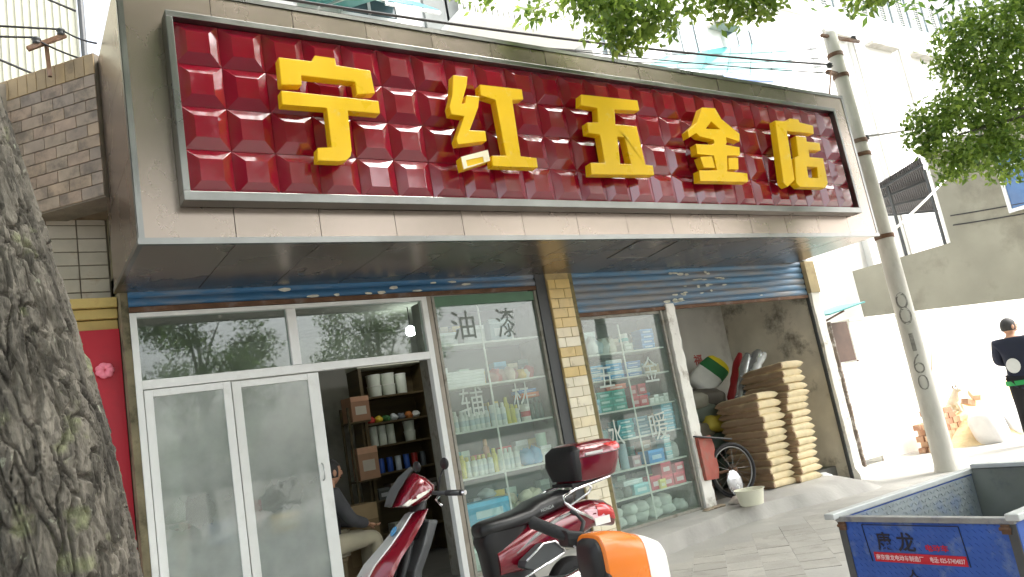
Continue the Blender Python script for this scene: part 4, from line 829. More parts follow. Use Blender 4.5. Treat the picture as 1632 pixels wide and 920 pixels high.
# balcony with white balusters
bal = part('balcony', MB().box(8.2, 11.6, 11.9, 13.0, 9.92, 10.06), m_rend, ap); m_bal = m_white
part('balcony_shade_panel', MB().box(8.0, 12.1, 12.9, 12.998, 9.95, 11.9), M('recess_shade_paint', lin(120,124,122), 0.8, 0, 0.2, 1.5), bal)  # flat grey panel; the shade behind the balusters is put into its colour
bme = mesh_of(MB().box(-0.032, 0.032, -0.032, 0.032, 0, 0.62), 'baluster'); bme.materials.append(m_bal)
for i in range(24): link('baluster', bme, None, bal, loc=Vector((8.28+i*0.142, 11.95, 10.06)) - ORG[bal.name])
part('handrail', MB().box(8.2, 11.6, 11.9, 12.0, 10.68, 10.75), m_bal, bal)
bal2 = part('balcony', MB().box(8.9, 12.0, 12.5, 13.0, 10.95, 11.05), m_rend, ap)
for i in range(18): link('baluster', bme, None, bal2, loc=Vector((9.0+i*0.16, 12.55, 11.05)) - ORG[bal2.name])
part('handrail', MB().box(8.9, 12.0, 12.5, 12.6, 11.67, 11.74), m_bal, bal2)
for x0 in (6.1, 8.6, 10.4, 12.6, 15.5, 18.0):
    w = part('window', MB().box(x0, x0+1.2, 12.93, 12.999, 10.3, 11.9), m_wing, ap); part('window_frame', MB().box(x0-0.06, x0, 12.9, 13, 10.24, 11.96).box(x0+1.2, x0+1.26, 12.9, 13, 10.24, 11.96).box(x0+0.57, x0+0.63, 12.91, 13, 10.3, 11.9).box(x0-0.06, x0+1.26, 12.88, 13, 10.18, 10.24), m_alu, w)
for x0 in (12.15, 13.6): part('column', MB().box(x0, x0+0.32, 12.4, 12.999, 0, 13.0), m_rend, ap)
for i, (x0, x1) in enumerate(((13.0, 14.2), (17.4, 18.4))): part('sill', MB().box(x0, x1, 12.6, 12.999, 11.42+i*0.3, 11.52+i*0.3), m_plaster2, ap)
m_turq = M('turquoise_sheet', lin(22,122,120), 0.35, 0, 0.06, 1, spec=0.5); m_turq2 = M('deep_turquoise_sheet', lin(8,100,114), 0.4, 0, 0.06, 1)
def awning(label, x0, x1, y0, y1, z0, z1, mat, nsheet):
    t = thing('turquoise_awning', label, 'awning', ((x0+x1)/2, y1, z1), 'turquoise awnings behind the sign'); dx = (x1-x0)/nsheet
    for i in range(nsheet):
        a, b_ = x0+i*dx+0.01, x0+(i+1)*dx-0.01
        part('roof_sheet', MB().add([(a,y0,z0),(b_,y0,z0),(b_,y1,z1),(a,y1,z1),(a,y0,z0+.02),(b_,y0,z0+.02),(b_,y1,z1+.02),(a,y1,z1+.02)], [(0,3,2,1),(4,5,6,7),(0,1,5,4),(1,2,6,5),(2,3,7,6),(3,0,4,7)]), mat, t)
        part('rafter', MB().bar((a, y0, z0-0.035), (a, y1, z1-0.035), 0.04), m_silver, t)
    part('edge_beam', MB().bar((x0,y0,z0-0.06), (x1,y0,z0-0.06), 0.05), m_silver, t)
    return t
awning('pale turquoise glass awning above the second sign character', 4.6, 6.2, 11.2, 12.999, 9.55, 10.35, m_turq, 3)
awning('deep turquoise corner awning beside the white balcony', 6.25, 7.4, 11.4, 12.999, 9.6, 10.9, m_turq2, 2)
la = thing('turquoise_awning', 'long slanting turquoise sheet awning beside the utility pole top', 'awning', (17.0, 12.9, 10.0), 'turquoise awnings behind the sign')
b0, b1, c0, c1 = Vector((13.3,11.8,9.42)), Vector((19.0,11.8,9.74)), Vector((15.2,12.98,10.5)), Vector((21.3,12.98,12.05))
for i in range(6):
    p0, p1, q1, q0 = b0.lerp(b1, i/6+.002), b0.lerp(b1, (i+1)/6-.002), c0.lerp(c1, (i+1)/6-.002), c0.lerp(c1, i/6+.002); u_ = Vector((0,0,.02))
    part('roof_sheet', MB().add([p0,p1,q1,q0,p0+u_,p1+u_,q1+u_,q0+u_], [(0,3,2,1),(4,5,6,7),(0,1,5,4),(1,2,6,5),(2,3,7,6),(3,0,4,7)]), m_turq, la); part('rafter', MB().bar(p0-u_*2, q0-u_*2, 0.05), m_silver, la)
part('edge_beam', MB().bar(b0-Vector((0,0,.05)), b1-Vector((0,0,.05)), 0.06), m_silver, la)
solo('blue_tarpaulin', MB().add([(15.6,11.5,9.2),(17.6,11.5,9.35),(17.8,11.7,9.62),(15.8,11.7,9.5),(15.6,11.5,9.16),(17.6,11.5,9.31),(17.8,11.7,9.58),(15.8,11.7,9.46)], [(0,1,2,3),(7,6,5,4),(0,4,5,1),(1,5,6,2),(2,6,7,3),(3,7,4,0)]), cmat((14,66,124), 0.5), 'blue tarpaulin slung under the long turquoise awning', 'tarpaulin')

# yard wall, beige building, canopy
yw = thing('white_yard_wall', 'low whitewashed yard wall behind the sand heap', 'wall', (15.5, 7.35, 0.0))
part('wall_body', MB().box(11.62, 20.2, 7.35, 7.6, -0.05, 2.30), M('bright_whitewash', lin(242,242,238), 0.85, 0, 0.04, 1, bump=0.2, bscale=12, dirt=lin(216,212,204), damt=0.5, dscale=0.8), yw)
part('plaque', MB().box(14.3, 15.3, 7.335, 7.352, 1.98, 2.18), m_white, yw); part('coping', MB().box(11.6, 20.2, 7.31, 7.64, 2.301, 2.335), m_whitewash, yw)
bb = thing('beige_building', 'beige cement-rendered house end wall with one blue-paned window', 'building', (22.0, 8.5, 0.0))
m_beige = M('beige_cement', lin(150,147,132), 0.95, 0, 0.12, 0.9, bump=0.3, bscale=10, dirt=lin(112,108,96), damt=0.6, dscale=0.8)
part('wall', MB().box(20.25, 27, 5.2, 9.5, 0, 6.55), m_beige, bb); part('low_wall', MB().box(20.25, 20.5, 9.5, 12.3, 0, 4.2), m_beige, bb)
part('roof_edge', MB().box(20.15, 27.1, 5.1, 9.55, 6.551, 6.66), m_platform, bb)
wn_ = part('window', MB().box(20.19, 20.249, 6.0, 7.9, 4.55, 5.93), M('blue_pane', lin(66,108,160), 0.08, 0, 0.15, 3, spec=0.8), bb)
part('window_frame', MB().box(20.15, 20.249, 7.9, 7.98, 4.47, 6.0).box(20.15, 20.249, 6.0, 7.9, 4.47, 4.55).box(20.15, 20.249, 6.0, 7.9, 5.5, 5.57).box(20.16, 20.249, 6.9, 6.97, 4.55, 5.93), m_alu, wn_)
cn = thing('corrugated_canopy', 'grey corrugated lean-to canopy against the beige house', 'canopy', (21.5, 11.0, 5.9))
Aq, Bq, Cq, Dq = Vector((20, 10.9, 6.22)), Vector((20, 9.52, 6.50)), Vector((23, 10.9, 5.55)), Vector((23, 12.4, 5.95))
m_can = M('grey_corrugated', lin(110,108,110), 0.6, 0.4, 0.1, 2)
for i in range(6):
    r_ = []
    for k in range(9):
        t0 = (i + k/8)/6*0.995; r_.append((Aq.lerp(Bq, t0) + Vector((0,0,0.025*(k % 2))), Dq.lerp(Cq, t0) + Vector((0,0,0.025*(k % 2)))))
    part('roof_sheet', MB().sheet([[p for p, q in r_], [q for p, q in r_]]), m_can, cn)
for s_ in (0.08, 0.35, 0.65, 0.95): part('purlin', MB().bar(Aq.lerp(Dq, s_) - Vector((0,0,.06)), Bq.lerp(Cq, s_) - Vector((0,0,.06)), 0.06), m_dgrey, cn)
for px_, py_ in ((20.38, 10.75), (20.38, 9.7)): part('post', MB().box(px_-.03, px_+.03, py_-.03, py_+.03, 4.2, 6.25), m_dgrey, cn)
# gate in the alley
ga = thing('alley_gate', 'white sheet-metal gate leaf with rusty edges beside the end pillar', 'gate', (11.3, 7.3, 0.02))
part('leaf', MB().box(11.07, 11.60, 7.32, 7.345, 0.12, 1.63), m_whitewash, ga, bevel=0.004); part('gate_frame', MB().box(11.035, 11.068, 7.3, 7.36, 0.03, 2.32).box(11.601, 11.614, 7.33, 7.36, 0.03, 1.66), M('mottled_gate_post', lin(110,98,88), 0.8, 0.1, 0.3, 5, dirt=lin(210,206,198), damt=0.85, dscale=6, dcut=0.48), ga)
part('upper_panel', MB().box(11.07, 11.55, 7.33, 7.36, 1.66, 2.30), M('brown_sheet', lin(88,70,60), 0.6, 0.2, 0.2, 6), ga)
for i in range(5): part('bar', MB().box(10.74+i*0.055, 10.758+i*0.055, 7.33, 7.35, 1.62, 2.32), m_silver, ga)
part('bar_rail', MB().box(10.70, 11.0, 7.325, 7.355, 1.58, 1.62).box(10.70, 11.0, 7.325, 7.355, 2.321, 2.35), m_rust, ga)
part('lower_leaf', MB().box(10.70, 11.0, 7.33, 7.35, 0.1, 1.58), M('dark_rust_sheet', lin(96,84,76), 0.8, 0.2, 0.3, 5, dirt=lin(190,186,176), damt=0.8, dscale=5, dcut=0.5), ga)
awn = thing('small_turquoise_canopy', 'small turquoise canopy sheet over the alley gate', 'canopy', (10.9, 7.3, 2.4))
part('roof_sheet', MB().add([(10.5,6.9,2.38),(11.5,6.9,2.52),(11.5,7.4,2.56),(10.5,7.4,2.42),(10.5,6.9,2.40),(11.5,6.9,2.54),(11.5,7.4,2.58),(10.5,7.4,2.44)], [(0,3,2,1),(4,5,6,7),(0,1,5,4),(1,2,6,5),(2,3,7,6),(3,0,4,7)]), m_turq, awn)
part('bracket', MB().bar((10.95,7.34,2.33), (10.95,6.95,2.43), 0.025), m_rust, awn)

# ------------------------------------------------------------------ utility pole and cables
PX, PY = 10.22, 5.62
po = thing('utility_pole', 'round grey concrete utility pole with black painted numerals', 'utility pole', (PX, PY, 0.02))
def prad(z): return 0.138 - 0.0068*z
part('shaft', MB().lathe([(prad(0)+0.02,-0.1),(prad(0)+0.012,0.05),(prad(0.12),0.12)] + [(prad(k*0.4), k*0.4) for k in range(1, 16)] + [(prad(6.3),6.28),(prad(6.3)-0.03,6.32)], (PX,PY,0), 28), M('pole_concrete', lin(196,194,186), 0.85, 0, 0.12, 4, bump=0.35, bscale=30, dirt=lin(146,144,136), damt=0.5, dscale=3, stretch=(1,1,0.4)), po, smooth=40)
a_cam = math.atan2(-PY, -PX)
for s_, z0, z1, w in (('8', 1.98, 2.42, 0.16), ('6', 1.32, 1.58, 0.13), ('0', 1.10, 1.30, 0.13), ('1', 1.62, 1.86, 0.05)):
    def wrap(X, Z, e): 
        a = a_cam + X / prad(Z); r_ = prad(Z) + 0.002 + e; return (PX + r_*math.cos(a), PY + r_*math.sin(a), Z)
    part('painted_numeral', fit(text_mb(s_, 0.3, bold=-0.006, ext=0.001), -w/2, w/2, z0, z1, 0, wrap), M('faded_black_paint', lin(128,126,120), 0.85, 0, 0.3, 12, dirt=lin(165,163,156), damt=0.9, dscale=14, dcut=0.5), po)
for z in (5.62, 5.95, 4.62, 4.42, 3.22): part('band', MB().lathe([(prad(z)+0.002,-0.03),(prad(z)+0.012,-0.028),(prad(z)+0.012,0.028),(prad(z)+0.002,0.03)], (PX,PY,z), 24), m_rust, po)
part('top_bracket', MB().bar((PX-0.22,PY,6.24), (PX+0.55,PY-0.1,6.20), 0.04), m_rust, po); part('side_bracket', MB().bar((PX-0.32,PY,5.66), (PX+0.1,PY,5.64), 0.05), m_rust, po)
part('stay_rod', MB().tube([(PX-0.30,PY-0.05,5.66), (9.2,5.3,4.99)], 0.012, 6), m_rust, po)
for x, z in ((PX-0.32, 5.69), (PX+0.5, 6.23), (PX+0.12, 4.63)): part('insulator', MB().lathe([(0.02,0),(0.045,0.015),(0.03,0.035),(0.045,0.05),(0.02,0.08)], (x,PY-0.06,z), 10), m_dgrey, po, smooth=True)
def cable(a, b, sag, r, label, mat=None, group='overhead cables'):
    a, b = Vector(a), Vector(b); pts = [a.lerp(b, k/24) - Vector((0,0,sag*4*(k/24)*(1-k/24))) for k in range(25)]
    solo('overhead_cable', MB().tube(pts, r, 6), mat or m_wire, label, 'cable', group, smooth=True)
Pt = (PX-0.32, PY-0.06, 5.74)
cable((-3.0,5.9,5.62), Pt, 0.22, 0.014, 'thick black cable running along the top of the sign to the pole')
cable((-3.0,6.0,5.50), (PX-0.3,PY-0.04,5.62), 0.20, 0.007, 'thin black cable just under the thick one above the sign')
cable((-6,7.2,5.30), (0.57,6.5,5.33), 0.05, 0.009, 'black cable reaching the taller insulator from behind the trunk')
cable((-6,7.4,5.10), (0.395,6.5,5.23), 0.04, 0.009, 'black cable reaching the lower insulator from behind the trunk')
cable((0.57,6.5,5.33), (0.79,6.25,5.10), 0.02, 0.008, 'short cable from the taller insulator to the fascia side')
cable((0.395,6.5,5.21), (0.79,6.35,4.98), 0.02, 0.008, 'short cable from the lower insulator to the fascia side')
for i, (z0, z1, sg_) in enumerate(((5.75, 5.9, 0.25), (5.9, 6.05, 0.3), (5.58, 5.76, 0.2))): cable((2.0-i*0.4, 6.6, z0), (PX-0.2, PY, z1), sg_, 0.005, f'fine overhead wire, {ORD[i]} strand strung high behind the sign top')
cable((PX+0.1,PY,4.7), (26,2.6,8.2), 0.5, 0.016, 'grey cable leaving the pole towards the leafy tree', M('grey_cable', lin(150,150,146), 0.6))
cable((PX+0.1,PY,3.24), (20.3,8.2,6.4), 0.05, 0.02, 'pale straight cable from the pole band up to the beige house', M('pale_cable', lin(214,212,204), 0.6))
for i in range(2): cable((20.2,9.3,4.85-0.25*i), (20.2,5.0,4.35-0.25*i), 0.05, 0.016, f'dark wire fixed along the beige wall, {["upper","lower"][i]} of the two')
for i, (x0, z0, x1, z1) in enumerate(((-9,13.0,0.9,8.3), (-7,13.2,1.4,9.6), (-9,11.0,0.4,7.7))): cable((x0,13.4,z0), (x1,13.2,z1), 0.1, 0.02, f'slanting guy wire, {ORD[i]} in front of the corrugated wall')

# ------------------------------------------------------------------ trees
nr = np.random.RandomState(5)
def leaves(clumps, size, mb=None):
    V = []; F = []; base = 0
    for (c, rad, n) in clumps:
        p = nr.normal(0, 0.48, (n, 3)); q = np.linalg.norm(p, axis=1, keepdims=True); p = np.where(q > 1.15, p/q*1.15, p)*np.array(rad) + np.array(c)
        d = nr.normal(0, 1, (n, 3)); d[:, 2] -= 0.5; d /= np.linalg.norm(d, axis=1, keepdims=True)
        e = np.cross(d, nr.normal(0, 1, (n, 3))); e /= np.linalg.norm(e, axis=1, keepdims=True); nn = np.cross(d, e)
        s = size*nr.uniform(0.65, 1.25, (n, 1))
        a = p; b = p + d*s*0.45 + e*s*0.24 + nn*s*0.05; t = p + d*s; c2 = p + d*s*0.45 - e*s*0.24 + nn*s*0.05
        V.append(np.stack([a, b, t, c2], 1).reshape(-1, 3)); k = np.arange(n)*4 + base
        F.append(np.stack([k, k+1, k+2, k+3], 1)); base += n*4
    V = np.concatenate(V); F = np.concatenate(F)
    me = bpy.data.meshes.new('leaves'); me.vertices.add(len(V)); me.vertices.foreach_set('co', V.ravel())
    me.loops.add(len(F)*4); me.loops.foreach_set('vertex_index', F.ravel().astype(np.int32)); me.polygons.add(len(F))
    me.polygons.foreach_set('loop_start', np.arange(len(F), dtype=np.int32)*4); me.update(calc_edges=True); return me
def bark_trunk(axis, nu, nv, depth, seed):
    n = len(axis) - 1; rows = []
    for j in range(nv + 1):
        t = j/nv*n; i = min(int(t), n-1); f_ = t - i
        a, b = axis[i], axis[i+1]; sm = f_*f_*(3-2*f_)
        c = [a[k]*(1-f_)+b[k]*f_ for k in range(3)]; r_ = a[3]*(1-sm)+b[3]*sm; row = []
        for k in range(nu):
            an = 2*math.pi*k/nu; s_ = Vector((math.cos(an)*r_*21 + seed, math.sin(an)*r_*21, c[2]*4.7))
            wv = Vector((noise.noise(s_*1.3), noise.noise(s_*1.3 + Vector((9,0,0))), noise.noise(s_*0.9 + Vector((0,9,0)))))*0.75
            ds, pp = noise.voronoi(s_ + wv); wd = 0.12 + 0.16*max(0.0, noise.noise(s_*0.55 + Vector((40,0,0)))); e = max(0.0, min(1.0, (ds[1]-ds[0])/wd)); e = e**0.8
            hp = noise.noise(pp[0]*7.31 + Vector((3,1,2))); tilt = (s_ + wv - pp[0]).dot(Vector((noise.noise(pp[0]*3.1), noise.noise(pp[0]*4.7), 0.5*noise.noise(pp[0]*5.9))))
            d2, _ = noise.voronoi(Vector((s_.x*2.3, s_.y*2.3, s_.z*1.7)) + wv*2.2); e2 = max(0.0, min(1.0, (d2[1]-d2[0])*7.0))
            hgt = e*(0.74 + 0.3*hp + 0.3*tilt) - 0.2*(1-e2)*e + 0.06*noise.noise(s_*4) + 0.05*noise.noise(s_*11) + 0.03*noise.noise(s_*27)
            big = 0.03*noise.noise(Vector((math.cos(an)*1.3, math.sin(an)*1.3, c[2]*0.8)))
            rr = r_ + depth*(hgt - 0.75) + big; row.append((c[0]+rr*math.cos(an), c[1]+rr*math.sin(an), c[2]))
        rows.append(row)
    return MB().loft(rows, cap=False)
m_bark = M('grey_bark', lin(112,107,98), 0.95, 0, 0.3, 22, bump=1.0, bscale=90, stretch=(1,1,0.38), dirt=lin(26,25,24), damt=0.85, dscale=5, dcut=0.5)
def lichen():
    nt = m_bark.node_tree; N = nt.nodes; L = nt.links; b = N['Principled BSDF']; src = b.inputs['Base Color'].links[0].from_socket
    tc = N.new('ShaderNodeTexCoord')
    mpv = N.new('ShaderNodeMapping'); mpv.inputs['Scale'].default_value = (1, 1, 0.42); L.new(tc.outputs['Object'], mpv.inputs[0])
    vo = N.new('ShaderNodeTexVoronoi'); vo.inputs['Scale'].default_value = 30; L.new(mpv.outputs[0], vo.inputs['Vector'])
    sp = N.new('ShaderNodeSeparateColor'); L.new(vo.outputs['Color'], sp.inputs[0])
    mv = N.new('ShaderNodeMapRange'); mv.inputs[3].default_value = 0.62; mv.inputs[4].default_value = 1.38; L.new(sp.outputs[0], mv.inputs[0])
    sv = N.new('ShaderNodeVectorMath'); sv.operation = 'SCALE'; L.new(src, sv.inputs[0]); L.new(mv.outputs[0], sv.inputs['Scale']); src = sv.outputs[0]
    for sc, cut, col, off in ((7.0, 0.60, lin(138,142,108), 3.0), (16.0, 0.66, lin(196,202,180), 11.0)):
        mp = N.new('ShaderNodeMapping'); mp.inputs['Location'].default_value = (off, off, off); L.new(tc.outputs['Object'], mp.inputs[0])
        nz = N.new('ShaderNodeTexNoise'); nz.inputs['Scale'].default_value = sc; nz.inputs['Detail'].default_value = 8; L.new(mp.outputs[0], nz.inputs['Vector'])
        mr = N.new('ShaderNodeMapRange'); mr.inputs[1].default_value = cut; mr.inputs[2].default_value = cut+0.08; mr.inputs[4].default_value = 0.7; L.new(nz.outputs['Fac'], mr.inputs[0])
        mx = N.new('ShaderNodeMix'); mx.data_type = 'RGBA'; L.new(mr.outputs[0], mx.inputs[0]); L.new(src, mx.inputs[6]); mx.inputs[7].default_value = (*col, 1); src = mx.outputs[2]
    L.new(src, b.inputs['Base Color'])
lichen()
def limb(mb, pts, r0, r1):
    k = len(pts); mb.tube(pts, [r0 + (r1-r0)*i/(k-1) for i in range(k)], 8)
t1 = thing('street_tree', 'large rough-barked street tree whose trunk fills the near edge', 'tree', (0.2, 3.1, -0.02))
axis = [(0.22,3.10,-0.05,0.40),(0.16,3.06,0.6,0.335),(0.10,3.04,1.28,0.292),(0.035,2.98,1.75,0.282),(-0.035,2.95,2.15,0.272),(-0.115,2.92,2.6,0.26),(-0.195,2.90,3.0,0.25),(-0.30,2.85,3.7,0.24),(-0.42,2.80,4.4,0.25),(-0.5,2.75,5.2,0.2)]
part('trunk', bark_trunk(axis, 460, 1050, 0.044, 3.0), m_bark, t1, smooth=True)
vis = [((4.82,4.55,5.10),(.36,.36,.26),520),((5.15,4.37,4.98),(.30,.30,.20),330),((4.88,4.55,4.84),(.20,.22,.13),190),((4.58,4.66,5.28),(.28,.3,.2),300),((5.77,3.93,5.0),(.30,.30,.20),360),((5.95,3.84,4.90),(.18,.2,.14),150),((5.54,4.06,5.16),(.3,.3,.18),300),
       ((4.22,4.95,5.22),(.16,.16,.16),70),((3.80,5.18,5.47),(.22,.2,.13),90),((6.80,3.25,4.84),(.22,.24,.11),200),((7.0,3.1,4.86),(.15,.2,.08),90),((6.3,3.56,5.07),(.25,.2,.12),90),((5.2,4.3,5.45),(.5,.4,.25),500),((6.2,3.7,5.35),(.6,.4,.22),500)]
def leafpart(name, clumps, size, mat, parent):
    me = leaves([((c[0]-ORG[parent.name].x, c[1]-ORG[parent.name].y, c[2]-ORG[parent.name].z), r_, n_) for c, r_, n_ in clumps], size); me.materials.append(mat)
    return link(name, me, mat, parent)
leafpart('crown', [(c_, r_, int(n_*1.15)) for c_, r_, n_ in vis], 0.092, m_leaf2, t1)
over = []
for k in range(120):
    over.append(((rng.uniform(-7.0, 6.6), rng.uniform(-3.5, 4.4), rng.uniform(6.3, 9.8)), (1.0,1.0,.6), 400))
leafpart('crown', over, 0.14, m_leaf, t1)  # unseen overhead crown, widened and thickened to shade the shopfront
lb = MB(); top = (-0.5,2.75,5.1)
for tgt in ((4.8,4.5,5.5), (6.4,3.5,5.6), (3.0,0.5,7.5), (-3.5,1.0,7.6), (-1.0,3.5,8.6), (1.5,-1.5,8.2)):
    a, b = Vector(top), Vector(tgt); mid = a.lerp(b, 0.45) + Vector((0,0,1.1)); limb(lb, [a, a.lerp(mid, .5)+Vector((0,0,.35)), mid, mid.lerp(b, .6)+Vector((0,0,.2)), b], 0.13, 0.02)
for c, r_, n_ in vis[:12]: a = Vector((5.2,4.3,5.5)) if c[0] < 5.4 else Vector((6.2,3.7,5.5)); limb(lb, [a, a.lerp(Vector(c), .5)+Vector((0,0,.08)), Vector(c)], 0.018, 0.004)
part('limbs', lb, m_bark, t1, smooth=True)

t2 = thing('leafy_street_tree', 'bushy green street tree hanging in front of the beige house', 'tree', (10.9, 2.2, 0))
g = MB(); limb(g, [(10.9,2.2,-0.05),(10.85,2.25,1.2),(10.8,2.3,2.6),(10.7,2.4,4.2),(10.6,2.4,6)], 0.17, 0.08); part('trunk', g, m_bark, t2, smooth=True)
rc = [((8.72,3.98,3.90),(.22,.25,.22),260),((8.98,3.85,3.62),(.30,.28,.18),360),((9.35,3.60,3.68),(.32,.3,.24),420),((8.88,3.80,4.12),(.30,.3,.24),420),((9.2,3.5,4.42),(.34,.34,.28),520),((9.42,3.28,4.78),(.34,.34,.28),500),((9.10,3.45,5.0),(.26,.3,.22),260),((9.6,3.05,5.17),(.4,.4,.3),500),((9.55,3.42,4.2),(.34,.34,.3),480),((9.25,3.62,3.95),(.3,.3,.26),380),((9.75,3.2,3.75),(.35,.35,.3),400),((9.62,3.35,3.42),(.25,.25,.16),180),((8.62,4.0,3.72),(.1,.1,.1),40),((9.9,2.9,4.5),(.5,.5,.4),500),((8.95,3.66,4.62),(.22,.22,.16),160)]
leafpart('crown', [(c_, r_, int(n_*1.7)) for c_, r_, n_ in rc] + [((8.85,3.9,3.45),(.2,.2,.12),140), ((9.3,3.55,3.38),(.28,.28,.14),260), ((8.6,4.02,4.1),(.16,.16,.2),120), ((9.0,3.6,4.85),(.3,.3,.2),260)], 0.082, m_leaf2, t2)
leafpart('crown', [((rng.uniform(9.9,13.2), rng.uniform(0.0,3.4), rng.uniform(4.4,8.0)), (.8,.8,.6), 300) for _ in range(26)] + [((rng.uniform(6.5,14.5), rng.uniform(-3.0,4.4) if True else 0, rng.uniform(6.4,9.6)), (1.0,1.0,.6), 400) for _ in range(90)], 0.14, m_leaf, t2)  # the wide high clumps are added out of view to shade the shopfront
lb = MB()
for c in [(9.3,3.5,4.0),(9.5,3.2,4.9),(8.95,3.8,3.85),(12.2,1.5,6.5),(11.5,3.2,7)]: limb(lb, [(10.78,2.32,3.2), (10.3,2.7,4.0) if c[0] < 10 else (11.2,2.3,4.8), c], 0.06, 0.01)
part('limbs', lb, m_bark, t2, smooth=True)
# trees across the street, behind the camera: seen in the panes, shading the front
def cr(seed):
    r_ = random.Random(seed); out = []
    for k in range(44):
        a = r_.uniform(0, 6.28); q = r_.uniform(0.2, 1)**0.5; z = r_.uniform(2.9, 9.5); w = 2.5*math.sin(max(0.15, min(1, (z-2.2)/7.6))*math.pi)**0.6
        out.append(((q*w*math.cos(a), q*w*math.sin(a), z), (.75,.75,.55), 340))
    return out
cm1 = leaves(cr(1), 0.15); cm1.materials.append(m_leaf)
g = MB(); limb(g, [(0,0,-0.1),(0.05,0.02,1.5),(0,0.1,3.2),(-0.1,0,5.5),(0,0,8)], 0.2, 0.05)
for k in range(7): a = k*0.9; limb(g, [(0,0.08,2.6+k*0.5), (0.8*math.cos(a),0.8*math.sin(a),3.6+k*0.6), (1.7*math.cos(a),1.7*math.sin(a),4.6+k*0.6)], 0.07, 0.015)
tm1 = mesh_of(g, 'trunk', smooth=True); tm1.materials.append(m_bark)
for i, (x, y, rz, s_) in enumerate(((-12.5,-12.2,0.3,0.85), (-8.0,-13.0,2.1,0.8), (-4.2,-11.6,4.0,0.85), (0.5,-12.6,1.2,0.82), (5.2,-11.8,3.0,0.84), (11.5,-12.5,5.1,0.85))):
    t = thing('roadside_tree', f'roadside tree standing behind the viewer, {ORD[i]} in its row', 'tree', (x, y, -0.02), 'trees across the street'); t.rotation_euler.z = rz; t.scale = (s_, s_, s_)
    link('trunk', tm1, None, t); link('crown', cm1, None, t)

# tall trees added unseen behind the viewer to darken the shopfront and its reflections
def cr2(seed):
    r_ = random.Random(seed); out = []
    for k in range(60):
        a = r_.uniform(0, 6.28); q = r_.uniform(0, 1)**0.5; z = r_.uniform(7.9, 11.6); w = 5.2*(1-((z-9.2)/3.4)**2)**0.5
        out.append(((q*w*math.cos(a), q*w*math.sin(a), z), (1.1,1.1,.7), 330))
    return out
cm2 = leaves(cr2(4), 0.17); cm2.materials.append(m_leaf)
g = MB(); limb(g, [(0,0,-0.1),(0.06,0.02,2.5),(0,0.1,5.2),(-0.1,0,8),(0,0,11)], 0.26, 0.06)
for k in range(8): a = k*0.8; limb(g, [(0,0.05,5.6+k*0.3), (1.6*math.cos(a),1.6*math.sin(a),7.4+k*0.25), (3.9*math.cos(a),3.9*math.sin(a),8.6+k*0.25)], 0.1, 0.02)
tm2 = mesh_of(g, 'trunk', smooth=True); tm2.materials.append(m_bark)
for i, (x, y, rz) in enumerate(((-6.5,-3.0,0.3), (2.2,-5.2,2.2), (9.0,-4.6,4.1), (16.0,-5.6,5.3))):
    t = thing('added_shade_tree', f'tall spreading tree added behind the viewer for shade, {ORD[i]} along the kerb', 'tree', (x, y, -0.13), 'added shade trees'); t.rotation_euler.z = rz
    link('trunk', tm2, None, t); link('crown', cm2, None, t)

# ------------------------------------------------------------------ dark red scooter with top box
Y0 = 4.87
sc = thing('parked_scooter', 'dark red motor scooter with a top box parked before the doorway', 'scooter', (3.0, Y0, 0.1))
def wheel(cx, cy, cz, r, w, parent, along=None):
    rot = Matrix.Rotation(R(90), 3, 'X')
    if along: rot = Matrix.Rotation(along, 3, 'Z') @ rot
    t_ = part('wheel', MB().lathe([(r*0.62,-w*.5),(r*0.9,-w*.5),(r,-w*.22),(r,w*.22),(r*0.9,w*.5),(r*0.62,w*.5)], (cx,cy,cz), 28, rot), m_rubber, parent, smooth=40)
    part('rim', MB().lathe([(r*0.2,-w*.35),(r*0.6,-w*.3),(r*0.64,-w*.51),(r*0.64,w*.51),(r*0.6,w*.3),(r*0.2,w*.35)], (cx,cy,cz), 24, rot), m_silver, t_, smooth=40)
wheel(1.93, Y0, 0.33, 0.225, 0.10, sc); wheel(3.46, Y0, 0.33, 0.225, 0.11, sc)
part('front_fender', MB().loft([sec_x(x, Y0, z, w, h, 14) for x, z, w, h in ((1.66,.46,.03,.02),(1.74,.56,.06,.05),(1.9,.60,.075,.055),(2.08,.55,.06,.05),(2.16,.45,.03,.03))]), m_maroon, sc, smooth=True)
part('fork', MB().tube([(1.93,Y0-.075,.33),(2.2,Y0-.06,.95)], 0.022).tube([(1.93,Y0+.075,.33),(2.2,Y0+.06,.95)], 0.022), m_dgrey, sc, smooth=True)
path = [(2.235,1.115,.11,.05),(2.15,1.04,.15,.06),(2.03,.945,.18,.075),(1.91,.86,.20,.09),(1.82,.76,.21,.10),(1.79,.63,.20,.11),(1.84,.48,.16,.10)]
def apron(u0, u1, thick, dx=0.0, n=9):
    b = MB(); rows = []
    for x, z, w, k in path: rows.append([(x + dx + k*(u*u), Y0 + u*w, z) for u in [u0+(u1-u0)*i/n for i in range(n+1)]])
    rows2 = [[(p[0]+thick, p[1], p[2]+thick*0.3) for p in r_] for r_ in rows]
    secs = [r_ + list(reversed(q)) for r_, q in zip(rows, rows2)]; return b.loft(secs)
part('front_apron', apron(-0.42, 0.42, 0.03, -0.012), m_silver, sc, smooth=40, label='silver centre of the front apron')
part('apron_wing', apron(-1.0, -0.40, 0.05), m_maroon, sc, smooth=40); part('apron_wing', apron(0.40, 1.0, 0.05), m_maroon, sc, smooth=40)
em = MB().lathe([(0.034,0),(0.034,0.004),(0.028,0.007)], (2.105,4.845,1.03), 18, Matrix.Rotation(R(-52), 3, 'Y')); part('emblem', em, cmat((70,140,190), 0.2), sc)
